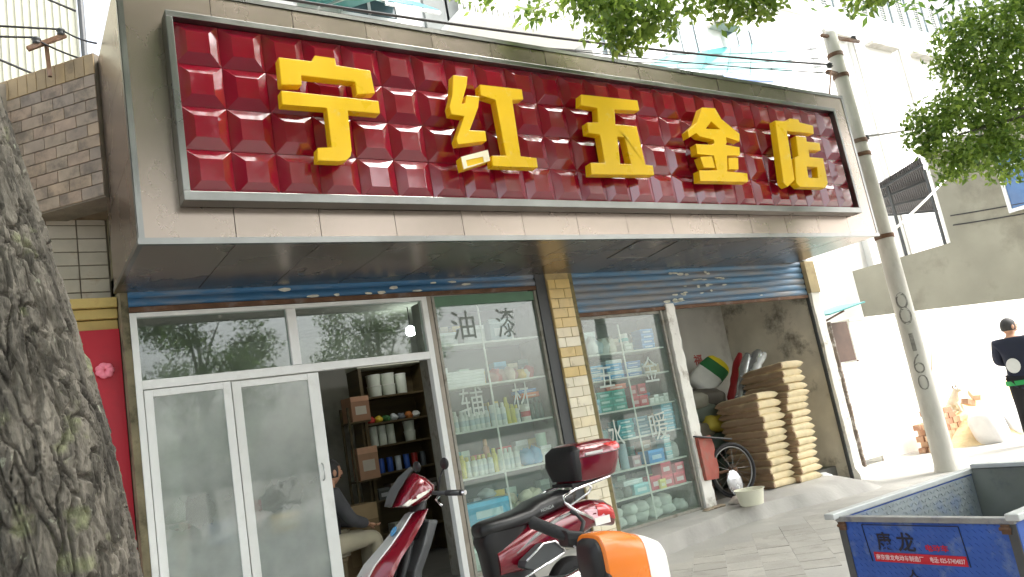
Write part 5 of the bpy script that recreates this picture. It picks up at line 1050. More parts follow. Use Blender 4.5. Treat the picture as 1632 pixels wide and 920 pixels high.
part('inner_leg_shield', MB().loft([[(x+0.11, Y0-w*.92, z), (x+0.11, Y0+w*.92, z), (x+0.2, Y0+w*.6, z-0.02), (x+0.2, Y0-w*.6, z-0.02)] for x, z, w in ((2.22,1.06,.12),(2.12,.92,.19),(2.02,.78,.22),(1.98,.62,.21),(2.03,.46,.18))]), m_dgrey, sc, bevel=0.02)
prof = [(2.115,1.18),(2.16,1.24),(2.25,1.335),(2.31,1.372),(2.36,1.345),(2.43,1.27),(2.42,1.225),(2.34,1.175),(2.22,1.155)]
def cowl(prof, secs_, cx, cz): return MB().loft([[(cx+(p[0]-cx)*s_, Y0+y, cz+(p[1]-cz)*s_) for p in prof] for y, s_ in secs_])
part('headlamp_cowl', cowl(prof, [(-.15,.35),(-.135,.62),(-.10,.86),(-.05,.97),(0,1),(.05,.97),(.10,.86),(.135,.62),(.15,.35)], 2.29, 1.235), m_maroon, sc, smooth=35)
part('windscreen', MB().loft([[(x, Y0-w, z), (x+.01, Y0-w*.5, z+.012), (x+.012, Y0, z+.016), (x+.01, Y0+w*.5, z+.012), (x, Y0+w, z), (x+.03, Y0, z-.01)] for x, z, w in ((2.10,1.19,.06),(2.15,1.275,.085),(2.235,1.36,.075),(2.29,1.40,.04))]), m_dgrey, sc, smooth=40)
for sy in (-1, 1):
    pts = [(2.15,1.185),(2.19,1.212),(2.26,1.236),(2.345,1.254),(2.33,1.236),(2.26,1.205),(2.18,1.172)]
    part('headlamp', MB().loft([[(x, Y0+sy*(0.158 - 0.2*(2.345-x) + d_), z) for x, z in pts] for d_ in (-0.05, 0.012)]), m_lens, sc, bevel=0.004)
part('handlebar', MB().tube([(2.44,4.50,1.205),(2.40,4.62,1.215),(2.37,4.75,1.225),(2.36,Y0,1.215),(2.37,4.99,1.225),(2.40,5.12,1.215),(2.44,5.24,1.205)], 0.013, 8), m_dgrey, sc, smooth=True)
for a, b in (((2.46,4.49,1.203),(2.405,4.61,1.214)), ((2.46,5.25,1.203),(2.405,5.13,1.214))):
    g_ = part('grip', MB().tube([a, b], 0.019, 12), m_rubber, sc, smooth=40); A_ = Vector(a); part('bar_end', MB().tube([A_+(A_-Vector(b)).normalized()*0.002, A_+(A_-Vector(b)).normalized()*0.022], 0.016, 12), m_chrome, g_, smooth=40)
for sy in (-1, 1): part('brake_lever', MB().tube([(2.37,Y0+sy*.22,1.205),(2.325,Y0+sy*.26,1.185),(2.31,Y0+sy*.33,1.16),(2.315,Y0+sy*.35,1.15)], [.010,.008,.006,.009], 8), m_chrome, sc, smooth=True)
for sy in (-1, 1):
    mi = part('mirror', MB().ball((2.45,Y0+sy*.21,1.40), (0.018,0.055,0.04), 16, 10), m_black, sc, smooth=True); part('mirror_stem', MB().tube([(2.385,Y0+sy*.18,1.22),(2.41,Y0+sy*.19,1.31),(2.45,Y0+sy*.205,1.38)], 0.006, 6), m_black, mi, smooth=True)
part('steering_neck', MB().tube([(2.33,Y0,1.20),(2.30,Y0,1.10),(2.26,Y0,0.95)], [.06,.05,.06], 14), m_black, sc, smooth=True)
part('footboard', MB().box(2.12, 2.78, Y0-.17, Y0+.17, 0.40, 0.46), m_dgrey, sc, bevel=0.02)
part('seat_pedestal', MB().loft([sec_z(z, x, Y0, w, d, 18, 3.2) for z, x, w, d in ((.42,2.95,.19,.13),(.6,2.92,.17,.12),(.74,2.90,.165,.12),(.82,2.90,.185,.125),(.87,2.93,.19,.13))]), m_black, sc, smooth=50)
part('side_cowl', MB().loft([sec_x(x, Y0, z, w, h, 18, 3) for x, z, w, h in ((2.80,.66,.13,.10),(2.98,.69,.165,.14),(3.2,.745,.17,.155),(3.45,.79,.165,.135),(3.68,.825,.145,.105),(3.83,.80,.12,.10),(3.90,.76,.085,.075))]), m_maroon, sc, smooth=45)
part('silver_stripe', MB().loft([[(x, Y0-w, z), (x, Y0-w-.006, z+h), (x, Y0-w+.015, z+h+.004), (x, Y0-w+.015, z-.004)] for x, z, w, h in ((2.93,.70,.158,.006),(3.1,.775,.172,.02),(3.3,.84,.170,.022),(3.5,.88,.158,.008))]), m_silver, sc, bevel=0.002)
part('tail_lamp', MB().loft([sec_x(x, Y0, z, w, h, 16, 3) for x, z, w, h in ((3.70,.835,.150,.07),(3.80,.82,.135,.075),(3.88,.79,.11,.07),(3.915,.77,.08,.055))]), m_redlens, sc, smooth=45)
part('indicator_lens', MB().add([(3.57,4.715,.87),(3.74,4.727,.845),(3.80,4.74,.765),(3.66,4.722,.765),(3.57,4.75,.87),(3.74,4.76,.845),(3.80,4.77,.765),(3.66,4.755,.765)], [(0,1,2,3),(7,6,5,4),(0,4,5,1),(1,5,6,2),(2,6,7,3),(3,7,4,0)]), M('pink_clear_lens', lin(236,196,206), 0.12, 0, 0.05, spec=0.7), sc, bevel=0.008)
part('number_plate', MB().box(3.655, 3.80, 4.7155, 4.7195, 0.735, 0.79), m_white, sc)
st = part('seat', MB().loft([sec_x(x, Y0, z, w, h, 20, 2.8) for x, z, w, h in ((2.715,.885,.05,.025),(2.735,.89,.085,.05),(2.80,.895,.12,.058),(2.95,.905,.145,.056),(3.12,.92,.155,.058),(3.20,.945,.155,.068),(3.34,.965,.145,.07),(3.50,.975,.125,.06),(3.57,.985,.09,.035))]), m_seat, sc, smooth=True)
part('seat_lettering', fit(text_mb('HONDA', 0.05, ext=0.0006), 3.19, 3.31, 0.925, 0.962, 0, lambda X, Z, e: (X, 4.7145 + (0.004 if X > 3.25 else 0) - e, Z*0.62 + 0.356 + (X-3.19)*0.09)), M('grey_lettering', lin(176,180,180), 0.5), st)
rail = [(3.62,4.70,.80),(3.47,4.685,.885),(3.38,4.68,.955),(3.385,4.685,1.0),(3.50,4.695,1.03),(3.86,4.71,1.065),(3.93,4.78,1.072),(3.935,Y0,1.074),(3.93,4.96,1.072),(3.86,5.03,1.065),(3.50,5.045,1.03),(3.385,5.055,1.0),(3.38,5.06,.955),(3.47,5.055,.885),(3.62,5.04,.80)]
part('grab_rail', MB().tube(rail, 0.0125, 10), m_chrome, sc, smooth=True)
part('rack_strut', MB().tube([(3.42,4.68,.93),(3.62,4.69,.985),(3.66,4.69,1.02),(3.63,4.69,1.04)], 0.009, 8).tube([(3.42,5.06,.93),(3.62,5.05,.985),(3.66,5.05,1.02),(3.63,5.05,1.04)], 0.009, 8), m_chrome, sc, smooth=True)
part('rack_plate', MB().box(3.52, 3.86, 4.74, 5.0, 1.045, 1.072), m_black, sc, bevel=0.006)
tbx = part('top_box', MB().loft([sec_z(z, x, Y0, w, d, 28, 5) for z, x, w, d in ((1.074,3.745,.19,.175),(1.09,3.75,.205,.19),(1.19,3.765,.235,.212),(1.245,3.77,.243,.218))]), m_maroon, sc, smooth=40)
part('lid', MB().loft([sec_z(z, x, Y0, w, d, 28, 5) for z, x, w, d in ((1.25,3.772,.243,.218),(1.29,3.775,.236,.212),(1.335,3.775,.20,.185),(1.352,3.775,.15,.14),(1.357,3.775,.07,.07))]), m_maroon, tbx, smooth=40)
part('seam_strip', MB().loft([sec_z(z, 3.771, Y0, .2455, .2205, 28, 5) for z in (1.2455, 1.2495)]), m_black, tbx)
part('black_front_panel', MB().loft([sec_z(z, x, Y0, w, d, 20, 4) for z, x, w, d in ((1.085,3.585,.045,.175),(1.2,3.565,.05,.205),(1.30,3.58,.05,.20),(1.342,3.62,.05,.15))]), m_black, tbx, smooth=40)
part('reflector', MB().loft([sec_z(z, x, Y0, w, d, 28, 5) for z, x, w, d in ((1.262,3.90,.118,.2125),(1.29,3.905,.110,.211),(1.318,3.895,.10,.198))]), m_redlens, tbx, smooth=40)
part('silver_trim', MB().box(3.63, 3.80, 4.648, 4.66, 1.256, 1.276), m_silver, tbx, bevel=0.004)
ft = part('footrest', MB().loft([[(x, y, z) for x, z in ((2.90,.62),(2.92,.66),(3.08,.735),(3.18,.73),(3.25,.66),(3.24,.645),(2.97,.585))] for y in (4.60, 4.70)]), m_dgrey, sc, bevel=0.012)
part('chrome_edge', MB().tube([(2.92,4.595,.66),(3.08,4.595,.74),(3.18,4.595,.735),(3.255,4.597,.66),(3.24,4.597,.640),(2.97,4.597,.577),(2.89,4.597,.56)], 0.009, 8), m_chrome, ft, smooth=True)
part('exhaust', MB().tube([(3.1,4.70,.42),(3.3,4.69,.42),(3.75,4.68,.50)], [.03,.055,.05], 12), m_chrome, sc, smooth=True)
part('engine_cover', MB().loft([sec_x(x, Y0-.02, z, w, h, 14, 3) for x, z, w, h in ((3.0,.38,.08,.07),(3.2,.37,.11,.1),(3.5,.35,.1,.09),(3.6,.34,.06,.05))]), m_dgrey, sc, smooth=45)
part('kickstand', MB().tube([(3.1,4.80,.34),(3.22,4.68,.11)], 0.013, 8), m_dgrey, sc)

# ------------------------------------------------------------------ orange scooter, nearest, leaning on its stand
og = thing('orange_scooter', 'orange and white electric scooter front with black grip, nearest the viewer', 'scooter', (1.6, 2.3, 0.0))
m_or = M('orange_plastic', lin(236,128,40), 0.28, 0, 0.05, 4, spec=0.55, coat=0.3)
m_orw = M('white_bezel', lin(244,244,238), 0.3)
oy = 2.31
def osec(x, z, w, h, lean=0.0): return sec_x(x, oy+lean, z, w, h, 24, 3.6)
cw = part('headlamp_cowl', MB().loft([osec(1.742,1.018,.076,.106), osec(1.748,1.018,.084,.114), osec(1.80,1.015,.09,.117), osec(1.86,1.005,.093,.115), osec(1.92,.988,.091,.108), osec(1.95,.98,.087,.102)]), m_or, og, smooth=45)
bz = part('headlamp_bezel', MB().loft([osec(1.925,.987,.0925,.1095), osec(1.97,.972,.092,.106), osec(2.02,.958,.082,.095), osec(2.04,.953,.066,.078)]), m_orw, og, smooth=45, label='white headlamp bezel')
part('headlamp', MB().loft([osec(2.038,.953,.062,.074), osec(2.048,.951,.054,.066), osec(2.055,.949,.028,.036)]), m_lens, bz, smooth=50)
part('cowl_hollow', MB().loft([osec(1.715,1.03,.05,.06), osec(1.73,1.03,.068,.085), osec(1.745,1.025,.07,.095)]), m_black, og, smooth=45)  # black block; the dark of the open cowl rear is put into its colour
part('handlebar', MB().tube([(1.69,2.55,1.175),(1.73,2.46,1.14),(1.76,2.40,1.105),(1.765,2.30,1.04),(1.72,2.16,.92),(1.66,2.02,.82)], 0.014, 8), m_black, og, smooth=True)
for a, b in (((1.682,2.565,1.187),(1.745,2.435,1.122)), ((1.655,2.005,.812),(1.70,2.12,.89))): part('grip', MB().tube([a, Vector(a).lerp(Vector(b), .04), Vector(a).lerp(Vector(b), .1), b], [.022,.0255,.0235,.024], 14), m_rubber, og, smooth=40)
part('switch_block', MB().loft([sec_x(x, y, z, .035, .032, 12, 3.5) for x, y, z in ((1.725,2.44,1.118),(1.785,2.40,1.10))]), m_black, og, bevel=0.004)
part('brake_lever', MB().tube([(1.79,2.41,1.12),(1.835,2.44,1.155),(1.832,2.47,1.185),(1.82,2.49,1.20)], [.01,.008,.007,.009], 8), m_black, og, smooth=True)
part('brake_cable', MB().tube([(1.74,2.40,1.09),(1.76,2.37,1.04),(1.78,2.40,1.03),(1.79,2.36,1.07)], 0.004, 6), m_silver, og, smooth=True)
part('steering_column', MB().tube([(1.78,oy,1.0),(1.86,oy,.55),(1.93,oy,.28)], 0.03, 10), m_dgrey, og, smooth=True)
part('front_apron', MB().loft([[(x, oy-w, z), (x+.05, oy, z+.01), (x, oy+w, z), (x-.05, oy, z)] for x, z, w in ((1.80,.93,.10),(1.82,.75,.19),(1.78,.5,.2),(1.70,.34,.15))]), m_or, og, bevel=0.02)
part('deck', MB().box(1.15, 1.74, oy-.14, oy+.14, .28, .34), m_dgrey, og, bevel=0.015)
part('rear_body', MB().loft([sec_x(x, oy, z, w, h, 16, 3) for x, z, w, h in ((1.2,.42,.1,.1),(1.0,.48,.13,.14),(.75,.55,.13,.1),(.55,.6,.08,.05))]), m_or, og, smooth=45)
part('seat', MB().loft([sec_x(x, oy, z, w, h, 16, 2.8) for x, z, w, h in ((1.2,.66,.05,.02),(1.14,.67,.11,.045),(.85,.69,.13,.05),(.6,.70,.12,.04),(.55,.70,.06,.02))]), m_seat, og, smooth=True)
wheel(1.95, oy, .205, .2, .08, og); wheel(.78, oy, .205, .2, .08, og)
part('kickstand', MB().tube([(1.2,oy-.05,.3),(1.25,oy-.22,.01)], .012, 8), m_dgrey, og)

# ------------------------------------------------------------------ blue cargo cart
ct = thing('cargo_cart', 'blue chequer-plate cargo tricycle bed with worn lettering on its tailgate', 'cart', (3.93, 2.86, 0.0), rz=R(-3.0))
m_cblue = M('cart_blue_paint', lin(52,90,168), 0.45, 0.1, 0.15, 5, dirt=lin(120,136,160), damt=0.75, dscale=6, dcut=0.53)
m_cgrey = M('dusty_steel_plate', lin(150,158,160), 0.55, 0.3, 0.15, 4, dirt=lin(110,134,176), damt=0.7, dscale=3)
CL, CWD, CZ0, CZ1 = 1.40, 0.98, 0.385, 0.745
tg = part('tailgate', MB().box(0.0, 0.022, -CWD+0.02, -0.02, CZ0, CZ1-0.03), m_cblue, ct, bevel=0.003)
part('rim', MB().box(-0.016, 0.03, -CWD+0.0, 0.0, CZ1-0.029, CZ1), M('worn_rim_steel', lin(150,152,150), 0.45, 0.6, 0.2, 8, dirt=lin(60,80,120), damt=0.7, dscale=7), tg, bevel=0.004)
tr = MB()
for i in range(27):
    for j in range(10):
        y = -0.055 - i*0.034; z = CZ0 + 0.03 + j*0.033
        a = R(45 if (i + j) % 2 else 40); tr.obox((-0.0012, y, z), (0.0018, 0.011, 0.0024), Matrix.Rotation(a, 3, 'X'))
part('tread', tr, m_cblue, tg, kind='stuff')
sd = part('side_wall', MB().box(0.0, CL, -0.018, 0.0, CZ0, CZ1-0.012), m_cblue, ct, bevel=0.003); part('side_lining', MB().box(0.03, CL-0.03, -0.026, -0.0185, CZ0+0.02, CZ1-0.02), m_cgrey, sd)
part('rim', MB().box(-0.06, CL+0.02, -0.03, 0.035, CZ1-0.011, CZ1+0.022), M('pale_rim', lin(196,200,198), 0.5, 0.3, 0.1, 6), sd, bevel=0.005)
tr = MB()
for i in range(36):
    for j in range(9): tr.obox((0.06+i*0.036, -0.0275, CZ0+0.05+j*0.034), (0.011, 0.0018, 0.0024), Matrix.Rotation(R(45 if (i+j) % 2 else -45), 3, 'Y'))
part('tread', tr, m_cgrey, sd, kind='stuff')
sd2 = part('side_wall', MB().box(0.0, CL, -CWD, -CWD+0.018, CZ0, CZ1-0.012), m_cblue, ct, bevel=0.003); part('rim', MB().box(-0.03, CL+0.02, -CWD-0.035, -CWD+0.03, CZ1-0.011, CZ1+0.022), M('pale_rim', (0,0,0)), sd2, bevel=0.005)
hd = part('head_board', MB().box(CL-0.02, CL, -CWD+0.019, -0.019, CZ0, CZ1+0.02), M('grimy_plate', lin(124,128,120), 0.7, 0.2, 0.25, 3, dirt=lin(92,98,104), damt=0.8, dscale=4), ct, bevel=0.003)
part('rim', MB().box(CL-0.03, CL+0.03, -CWD+0.02, -0.03, CZ1+0.023, CZ1+0.05), M('pale_rim', (0,0,0)), hd, bevel=0.004)
part('bed_floor', MB().box(0.022, CL-0.02, -CWD+0.018, -0.018, CZ0-0.02, CZ0+0.004), M('grimy_plate', (0,0,0)), ct)
for y in (-0.035, -CWD+0.05): part('hinge', MB().box(-0.014, 0.0, y-0.02, y+0.02, CZ1-0.075, CZ1-0.03).tube([(-0.016,y-.025,CZ1-.05),(-0.016,y+.025,CZ1-.05)], .009, 8), m_rust, ct)
for y in (-0.025, -CWD+0.025): part('corner_post', MB().box(-0.006, -0.001, y-0.022, y+0.022, CZ0-0.02, CZ1-0.031), M('dark_worn_steel', lin(90,92,92), 0.5, 0.5, 0.2, 8), ct)
def on_tail(mb, y0, y1, z0, z1, x=-0.0045):      # lettering read from behind the cart (the -X side)
    return fit(mb, 0, 1, z0, z1, 0, lambda X, Z, e: (x - e, y0 + (y1-y0)*X, Z))
kb = M('cart_black_paint', (0.012,0.014,0.03), 0.5, 0, 0.3, 20); kr = M('cart_red_paint', lin(196,26,44), 0.5, 0, 0.1, 12); kw = M('cart_white_print', lin(226,206,206), 0.6, 0, 0.1, 20)
part('lettering', on_tail(text_mb('康', 0.1, .002, .0006), -0.225, -0.315, .565, .665), kb, tg); part('lettering', on_tail(text_mb('龙', 0.1, .002, .0006), -0.345, -0.445, .565, .665), kb, tg)
part('lettering', on_tail(text_mb('电动车', 0.1, .002, .0006), -0.50, -0.62, .572, .607), kr, tg)
part('red_strip', MB().box(-0.0052, -0.001, -0.70, -0.19, .507, .556), kr, tg)
part('lettering', on_tail(text_mb('南京康龙电动车制造厂', 0.1, .001, .0004), -0.20, -0.475, .517, .546, -0.0056), kw, tg); part('lettering', on_tail(text_mb('电话: 025-57404837', 0.1, .001, .0004), -0.51, -0.69, .517, .546, -0.0056), kw, tg)
fr_ = MB()
for (a, b) in (((-.155,.70),(-.70,.70)),((-.155,.70),(-.17,.505)),((-.70,.70),(-.71,.505))): fr_.bar((-0.0035, a[0], a[1]), (-0.0035, b[0], b[1]), 0.0035)
part('painted_border', fr_, kb, tg)
part('painted_mark', on_tail(text_mb('人', 0.1, .002, .0006), -0.36, -0.43, .43, .475), kb, tg)
for y in (0.09, -CWD-0.09):
    w_ = part('wheel', ring((0.72, y, 0.26), Matrix.Rotation(R(90), 3, 'X'), 0.225, 0.035, 30), m_rubber, ct, smooth=True); part('rim', ring((0.72, y, 0.26), Matrix.Rotation(R(90), 3, 'X'), 0.185, 0.016, 28, 6), m_steel, w_, smooth=True)
    part('hub', MB().lathe([(.03,-.05),(.05,-.03),(.05,.03),(.03,.05)], (0.72,y,0.26), 12, Matrix.Rotation(R(90), 3, 'X')), m_steel, w_)
part('chassis', MB().bar((0.1,-.2,.34), (1.4,-.2,.34), .05).bar((0.1,-.78,.34), (1.4,-.78,.34), .05).bar((0.72,.12,.26), (0.72,-1.1,.26), .04).bar((0.72,-.2,.26),(0.72,-.2,.34),.05).bar((0.72,-.78,.26),(0.72,-.78,.34),.05).bar((1.4,-.49,.34),(2.55,-.49,.42),.06), m_dgrey, ct)
w_ = part('front_wheel', ring((2.72, -.49, 0.26), Matrix.Rotation(R(90), 3, 'X'), 0.225, 0.035, 30), m_rubber, ct, smooth=True)
part('fork', MB().tube([(2.72,-.56,.26),(2.6,-.53,.62),(2.56,-.49,.75)], .018, 8).tube([(2.72,-.42,.26),(2.6,-.45,.62),(2.56,-.49,.75)], .018, 8), m_dgrey, ct)
solo('concrete_block', MB().obox((9.96,4.45,0.075), (0.16,0.62,0.055), Matrix.Rotation(R(-4), 3, 'Z')), m_platform, 'low worn concrete block lying behind the blue cart', 'block', bevel=0.012)

# ------------------------------------------------------------------ bricks, sand, bags
def sandh(x, y):
    d = math.hypot((x-14.6)/2.1, (y-6.75)/0.95); h_ = 0.95*max(0, 1-d)**0.8 if d < 1 else 0
    return h_ + (0.03*noise.noise(Vector((x*3, y*3, 0))) if d < 1 else 0)
g = MB(); g.sheet([[(12.4+i*0.09, 5.7+j*0.08, sandh(12.4+i*0.09, 5.7+j*0.08)+0.005) for i in range(49)] for j in range(26)])
g.v = [v if v[1] < 7.34 else (v[0], 7.34, v[2]) for v in g.v]
solo('sand_heap', g, M('yellow_sand', lin(224,204,160), 0.95, 0, 0.15, 6, bump=0.8, bscale=30, dirt=lin(190,150,96), damt=0.6, dscale=4), 'heap of yellow sand against the white yard wall', 'sand heap', smooth=True, base=(14.6, 6.75, 0.0))
bk = [mesh_of(MB().box(-.12,.12,-.0575,.0575,0,.09), 'brick') for _ in range(3)]
for me, c in zip(bk, (lin(184,144,116), lin(198,164,134), lin(172,128,102))): me.materials.append(M('brick_%d' % int(c[0]*999), c, 0.9, 0, 0.15, 8, bump=0.4, rnd=0.08, dirt=lin(214,198,170), damt=0.6, dscale=9))
for r_ in range(7):
    for i in range(4 if r_ < 5 else 2):
        for j in range(2):
            o = link('brick', bk[rng.randrange(3)], None, None, loc=(12.28 + i*0.25 + (0.1 if r_ % 2 else 0) + (0.3 if r_ >= 5 else 0), 6.84 + j*0.16, 0.02 + r_*0.092), bevel=0.004); o.rotation_euler.z = rng.uniform(-.08,.08) + (1.57 if (i+r_) % 3 == 0 and False else 0)
            setp(o, f'clay brick in the {ORD[r_]} course, {ORD[i]} along the {["outer","inner"][j]} row by the pole', 'brick', 'bricks stacked beside the sand')
for i, (x, y, z, ry) in enumerate(((13.25,6.65,.62,.3),(13.4,6.6,.72,-.4),(13.3,6.35,.06,.0),(12.9,6.3,.03,.0))):
    o = link('brick', bk[i % 3], None, None, loc=(x, y, max(z, sandh(x, y)-0.02)), bevel=0.004); o.rotation_euler = (0.1, ry, i*0.7); setp(o, f'loose clay brick, {ORD[i]} lying at the edge of the sand', 'brick', 'loose bricks by the sand')
for i, (x, y, rz) in enumerate(((12.98,6.30,0.2), (13.62,6.18,-0.15))):
    me = mesh_of(pillow(.30, .20, .30, 7+i*9), 'white_sack', smooth=True); me.materials.append(M('white_woven_sack', lin(232,232,230), 0.7, 0, 0.06, 6, bump=0.5, bscale=14))
    o = link('white_sack', me, None, None, loc=(x, y, 0.27)); o.rotation_euler = (R(-12), R(-8), rz); setp(o, ['full white sack slumped next to the brick stack', 'full white sack leaning behind the walking man'][i], 'sack', 'white sacks in front of the sand')
solo('wooden_stick', MB().tube([(12.72,7.0,0.60), (13.02,7.05,1.0), (13.46,7.1,1.62)], [.016,.014,.011], 7), M('stick_wood', lin(150,134,112), 0.8), 'thin wooden stick leaning up from the bricks', 'stick')

# ------------------------------------------------------------------ people and dog
def skin_mesh(nodes, edges, name, sub=2):
    me = bpy.data.meshes.new(name); me.from_pydata([n_[0] for n_ in nodes], edges, [])
    o = bpy.data.objects.new(name, me); COL.objects.link(o); o.modifiers.new('skin', 'SKIN'); ss = o.modifiers.new('sub', 'SUBSURF'); ss.levels = sub; ss.render_levels = sub
    for i, n_ in enumerate(nodes): sv = me.skin_vertices[0].data[i]; r_ = n_[1]; sv.radius = (r_, r_) if not isinstance(r_, tuple) else r_; sv.use_root = (i == 0)
    dg = bpy.context.evaluated_depsgraph_get(); dg.update(); out = bpy.data.meshes.new_from_object(o.evaluated_get(dg)); out.name = name
    mb = MB(); mb.v = [tuple(v.co) for v in out.vertices]; mb.f = [tuple(p.vertices) for p in out.polygons]
    bpy.data.objects.remove(o); bpy.data.meshes.remove(me); bpy.data.meshes.remove(out); return mb
def head_mb(c, turn, k=1.0):
    rot = Matrix.Rotation(turn, 3, 'Z')
    def fn(p):
        q = Vector(p)
        if q.z < 0: q.x *= 1 - 0.28*abs(q.z); q.y *= 1 - 0.1*abs(q.z)
        if q.y > 0.75 and abs(q.x) < 0.35: q.y += 0.10*max(0, 1-abs(q.z+0.15)*2.6)
        return q
    b = MB().ball((0,0,0), (0.078*k,0.10*k,0.122*k), 24, 18, fn)
    b.add(*[(lambda m_: (m_.v, m_.f))(MB().ball((0,0.105*k,-0.018*k), (0.014*k,0.018*k,0.026*k), 8, 6))][0])
    for s_ in (-1, 1):
        e = MB().ball((s_*0.078*k,-0.005,-0.01), (0.012*k,0.022*k,0.034*k), 10, 7); b.add(e.v, e.f)
    b.v = [tuple(Vector(c) + rot @ Vector(p)) for p in b.v]; return b
def hair_mb(c, turn, k=1.0, low=-0.15):
    rot = Matrix.Rotation(turn, 3, 'Z')
    b = MB(); src = MB().ball((0,-0.006,0.008), (0.084*k,0.102*k,0.124*k), 26, 18)
    b.v = src.v; b.f = [f_ for f_ in src.f if (lambda p: p.z > (0.055 if p.y > 0.03 else low*0.4) * k)(sum((Vector(src.v[i]) for i in f_), Vector())/len(f_))]
    b.v = [tuple(Vector(c) + rot @ Vector(p)) for p in b.v]; return b
def hand(b, wrist, d, side):
    d = Vector(d).normalized(); sdv = d.cross(Vector((0,0,1))); sdv = sdv.normalized() if sdv.length > 0.1 else Vector((1,0,0)); w = Vector(wrist)
    pm_ = MB().ball((0,0,0), (1,1,1), 10, 8); b.add([w + d*(0.045+0.05*p[0]) + sdv*0.038*p[1] + d.cross(sdv)*0.016*p[2] for p in pm_.v], pm_.f)
    for i, ln in enumerate((0.062,0.075,0.07,0.055)): a = w + d*0.085 + sdv*(0.028-0.0185*i); b.tube([a, a+d*ln*.5+d.cross(sdv)*0.006*side, a+d*ln*.9+d.cross(sdv)*0.022*side], [.0095,.009,.007], 7)
    a = w + d*0.03 + sdv*0.035*side; b.tube([a, a+d*.03+sdv*.022*side, a+d*.06+sdv*.025*side], [.011,.010,.008], 7)
def figure(name, label, loc, rz, J, headc, turn, cols, cat='person', jr=0.028):
    t = thing(name, label, cat, loc, rz=rz); j = J
    body = skin_mesh([(j['pel'],.12),(j['ch'],.13),(j['up'],.11),(j['nk'],.055),(headc,.06),(j['sl'],.06),(j['el'],.045),(j['wl'],.03),(j['sr'],.06),(j['er'],.045),(j['wr'],.03),(j['hl'],.085),(j['kl'],.06),(j['al'],.042),(j['hr'],.085),(j['kr'],.06),(j['ar'],.042)],
                     [(0,1),(1,2),(2,3),(3,4),(2,5),(5,6),(6,7),(2,8),(8,9),(9,10),(0,11),(11,12),(12,13),(0,14),(14,15),(15,16)], 'body')
    hb = head_mb(headc, turn); body.add(hb.v, hb.f)
    hand(body, j['wl'], Vector(j['wl'])-Vector(j['el']), 1); hand(body, j['wr'], Vector(j['wr'])-Vector(j['er']), -1)
    o = part('body', body, m_skin, t, smooth=True); part('hair', hair_mb(headc, turn), m_hair, o, smooth=True)
    for s_ in (-1, 1): part('eye', MB().ball(Vector(headc) + Matrix.Rotation(turn, 3, 'Z') @ Vector((s_*0.03,0.093,0.012)), (.012,.008,.007), 8, 6), m_black, o, smooth=True)
    part('mouth', MB().ball(Vector(headc) + Matrix.Rotation(turn, 3, 'Z') @ Vector((0,0.092,-0.062)), (.022,.008,.006), 10, 6), cmat((150,84,80)), o, smooth=True)
    mid = lambda a, b, f_: tuple(Vector(a).lerp(Vector(b), f_))
    jk = skin_mesh([(mid(j['pel'],j['ch'],-.75 if j['pel'][2] > .8 else -.05),(.20,.15)),(mid(j['pel'],j['ch'],.5),(.17,.125)),(j['ch'],(.185,.135)),(j['up'],(.15,.12)),(mid(j['up'],j['nk'],.75),.075),(j['sl'],.088),(j['el'],.066),(mid(j['el'],j['wl'],.9),.05),(j['sr'],.088),(j['er'],.066),(mid(j['er'],j['wr'],.9),.05)],
                   [(0,1),(1,2),(2,3),(3,4),(3,5),(5,6),(6,7),(3,8),(8,9),(9,10)], 'jacket')
    jo = part('jacket', jk, cols[0], t, smooth=True)
    trs = skin_mesh([(j['pel'],(.16,.12)),(j['hl'],.105),(j['kl'],.078),(mid(j['kl'],j['al'],.95),.062),(j['hr'],.105),(j['kr'],.078),(mid(j['kr'],j['ar'],.95),.062)], [(0,1),(1,2),(2,3),(0,4),(4,5),(5,6)], 'trousers')
    part('trousers', trs, cols[1], t, smooth=True)
    for a, tq in ((j['al'], j['tl']), (j['ar'], j['tr'])):
        d = Vector(tq) - Vector(a); d.z = 0; d.normalize(); b = MB(); sdv = Vector((-d.y, d.x, 0)); z0 = min(a[2], tq[2]) - 0.045
        b.loft([[Vector((a[0], a[1], z0)) + d*u + sdv*w*c + Vector((0,0,h_*(0.5+0.5*s_))) for c, s_ in ((1,-1),(1,0.2),(.5,1),(-.5,1),(-1,.2),(-1,-1))] for u, w, h_ in ((-.07,.03,.06),(-.05,.038,.09),(.03,.042,.09),(.12,.046,.06),(.18,.04,.045),(.205,.02,.03))])
        part('shoe', b, cols[2], t, smooth=50)
    return t, jo
m_navy = M('navy_jacket', lin(26,32,52), 0.8, 0, 0.2, 7, bump=0.4, bscale=16); m_blk = M('black_trousers', lin(18,18,22), 0.8, 0, 0.2, 7, bump=0.3, bscale=14)
J1 = dict(pel=(0,0,.96), ch=(0,0,1.24), up=(0,-.005,1.42), nk=(0,.01,1.52), sl=(-.185,0,1.435), el=(-.235,.05,1.17), wl=(-.06,.23,1.14), sr=(.185,0,1.435), er=(.235,.05,1.17), wr=(.08,.25,1.17), hl=(-.095,0,.90), kl=(-.105,.04,.50), al=(-.11,-.06,.09), tl=(-.11,.1,.045), hr=(.095,0,.90), kr=(.105,.10,.52), ar=(.11,.10,.09), tr=(.11,.26,.045))
mt, jo = figure('person', 'man in navy jacket with green hem seen from behind by the sand', (12.36, 5.34, gh(12.0, 5.48)), R(-72), J1, (0.0, .03, 1.655), R(-48), (m_navy, m_blk, cmat((196,60,90), 0.6)))
mt.scale = (1.12, 1.08, 1.03)
part('green_hem', MB().loft([[(0.21*math.cos(a), 0.176*math.sin(a), z) for a in [2*math.pi*k/28 for k in range(28)]] for z in (.835, .90)], cap=False), cmat((26,140,72), 0.7), jo, smooth=True)
pt = []
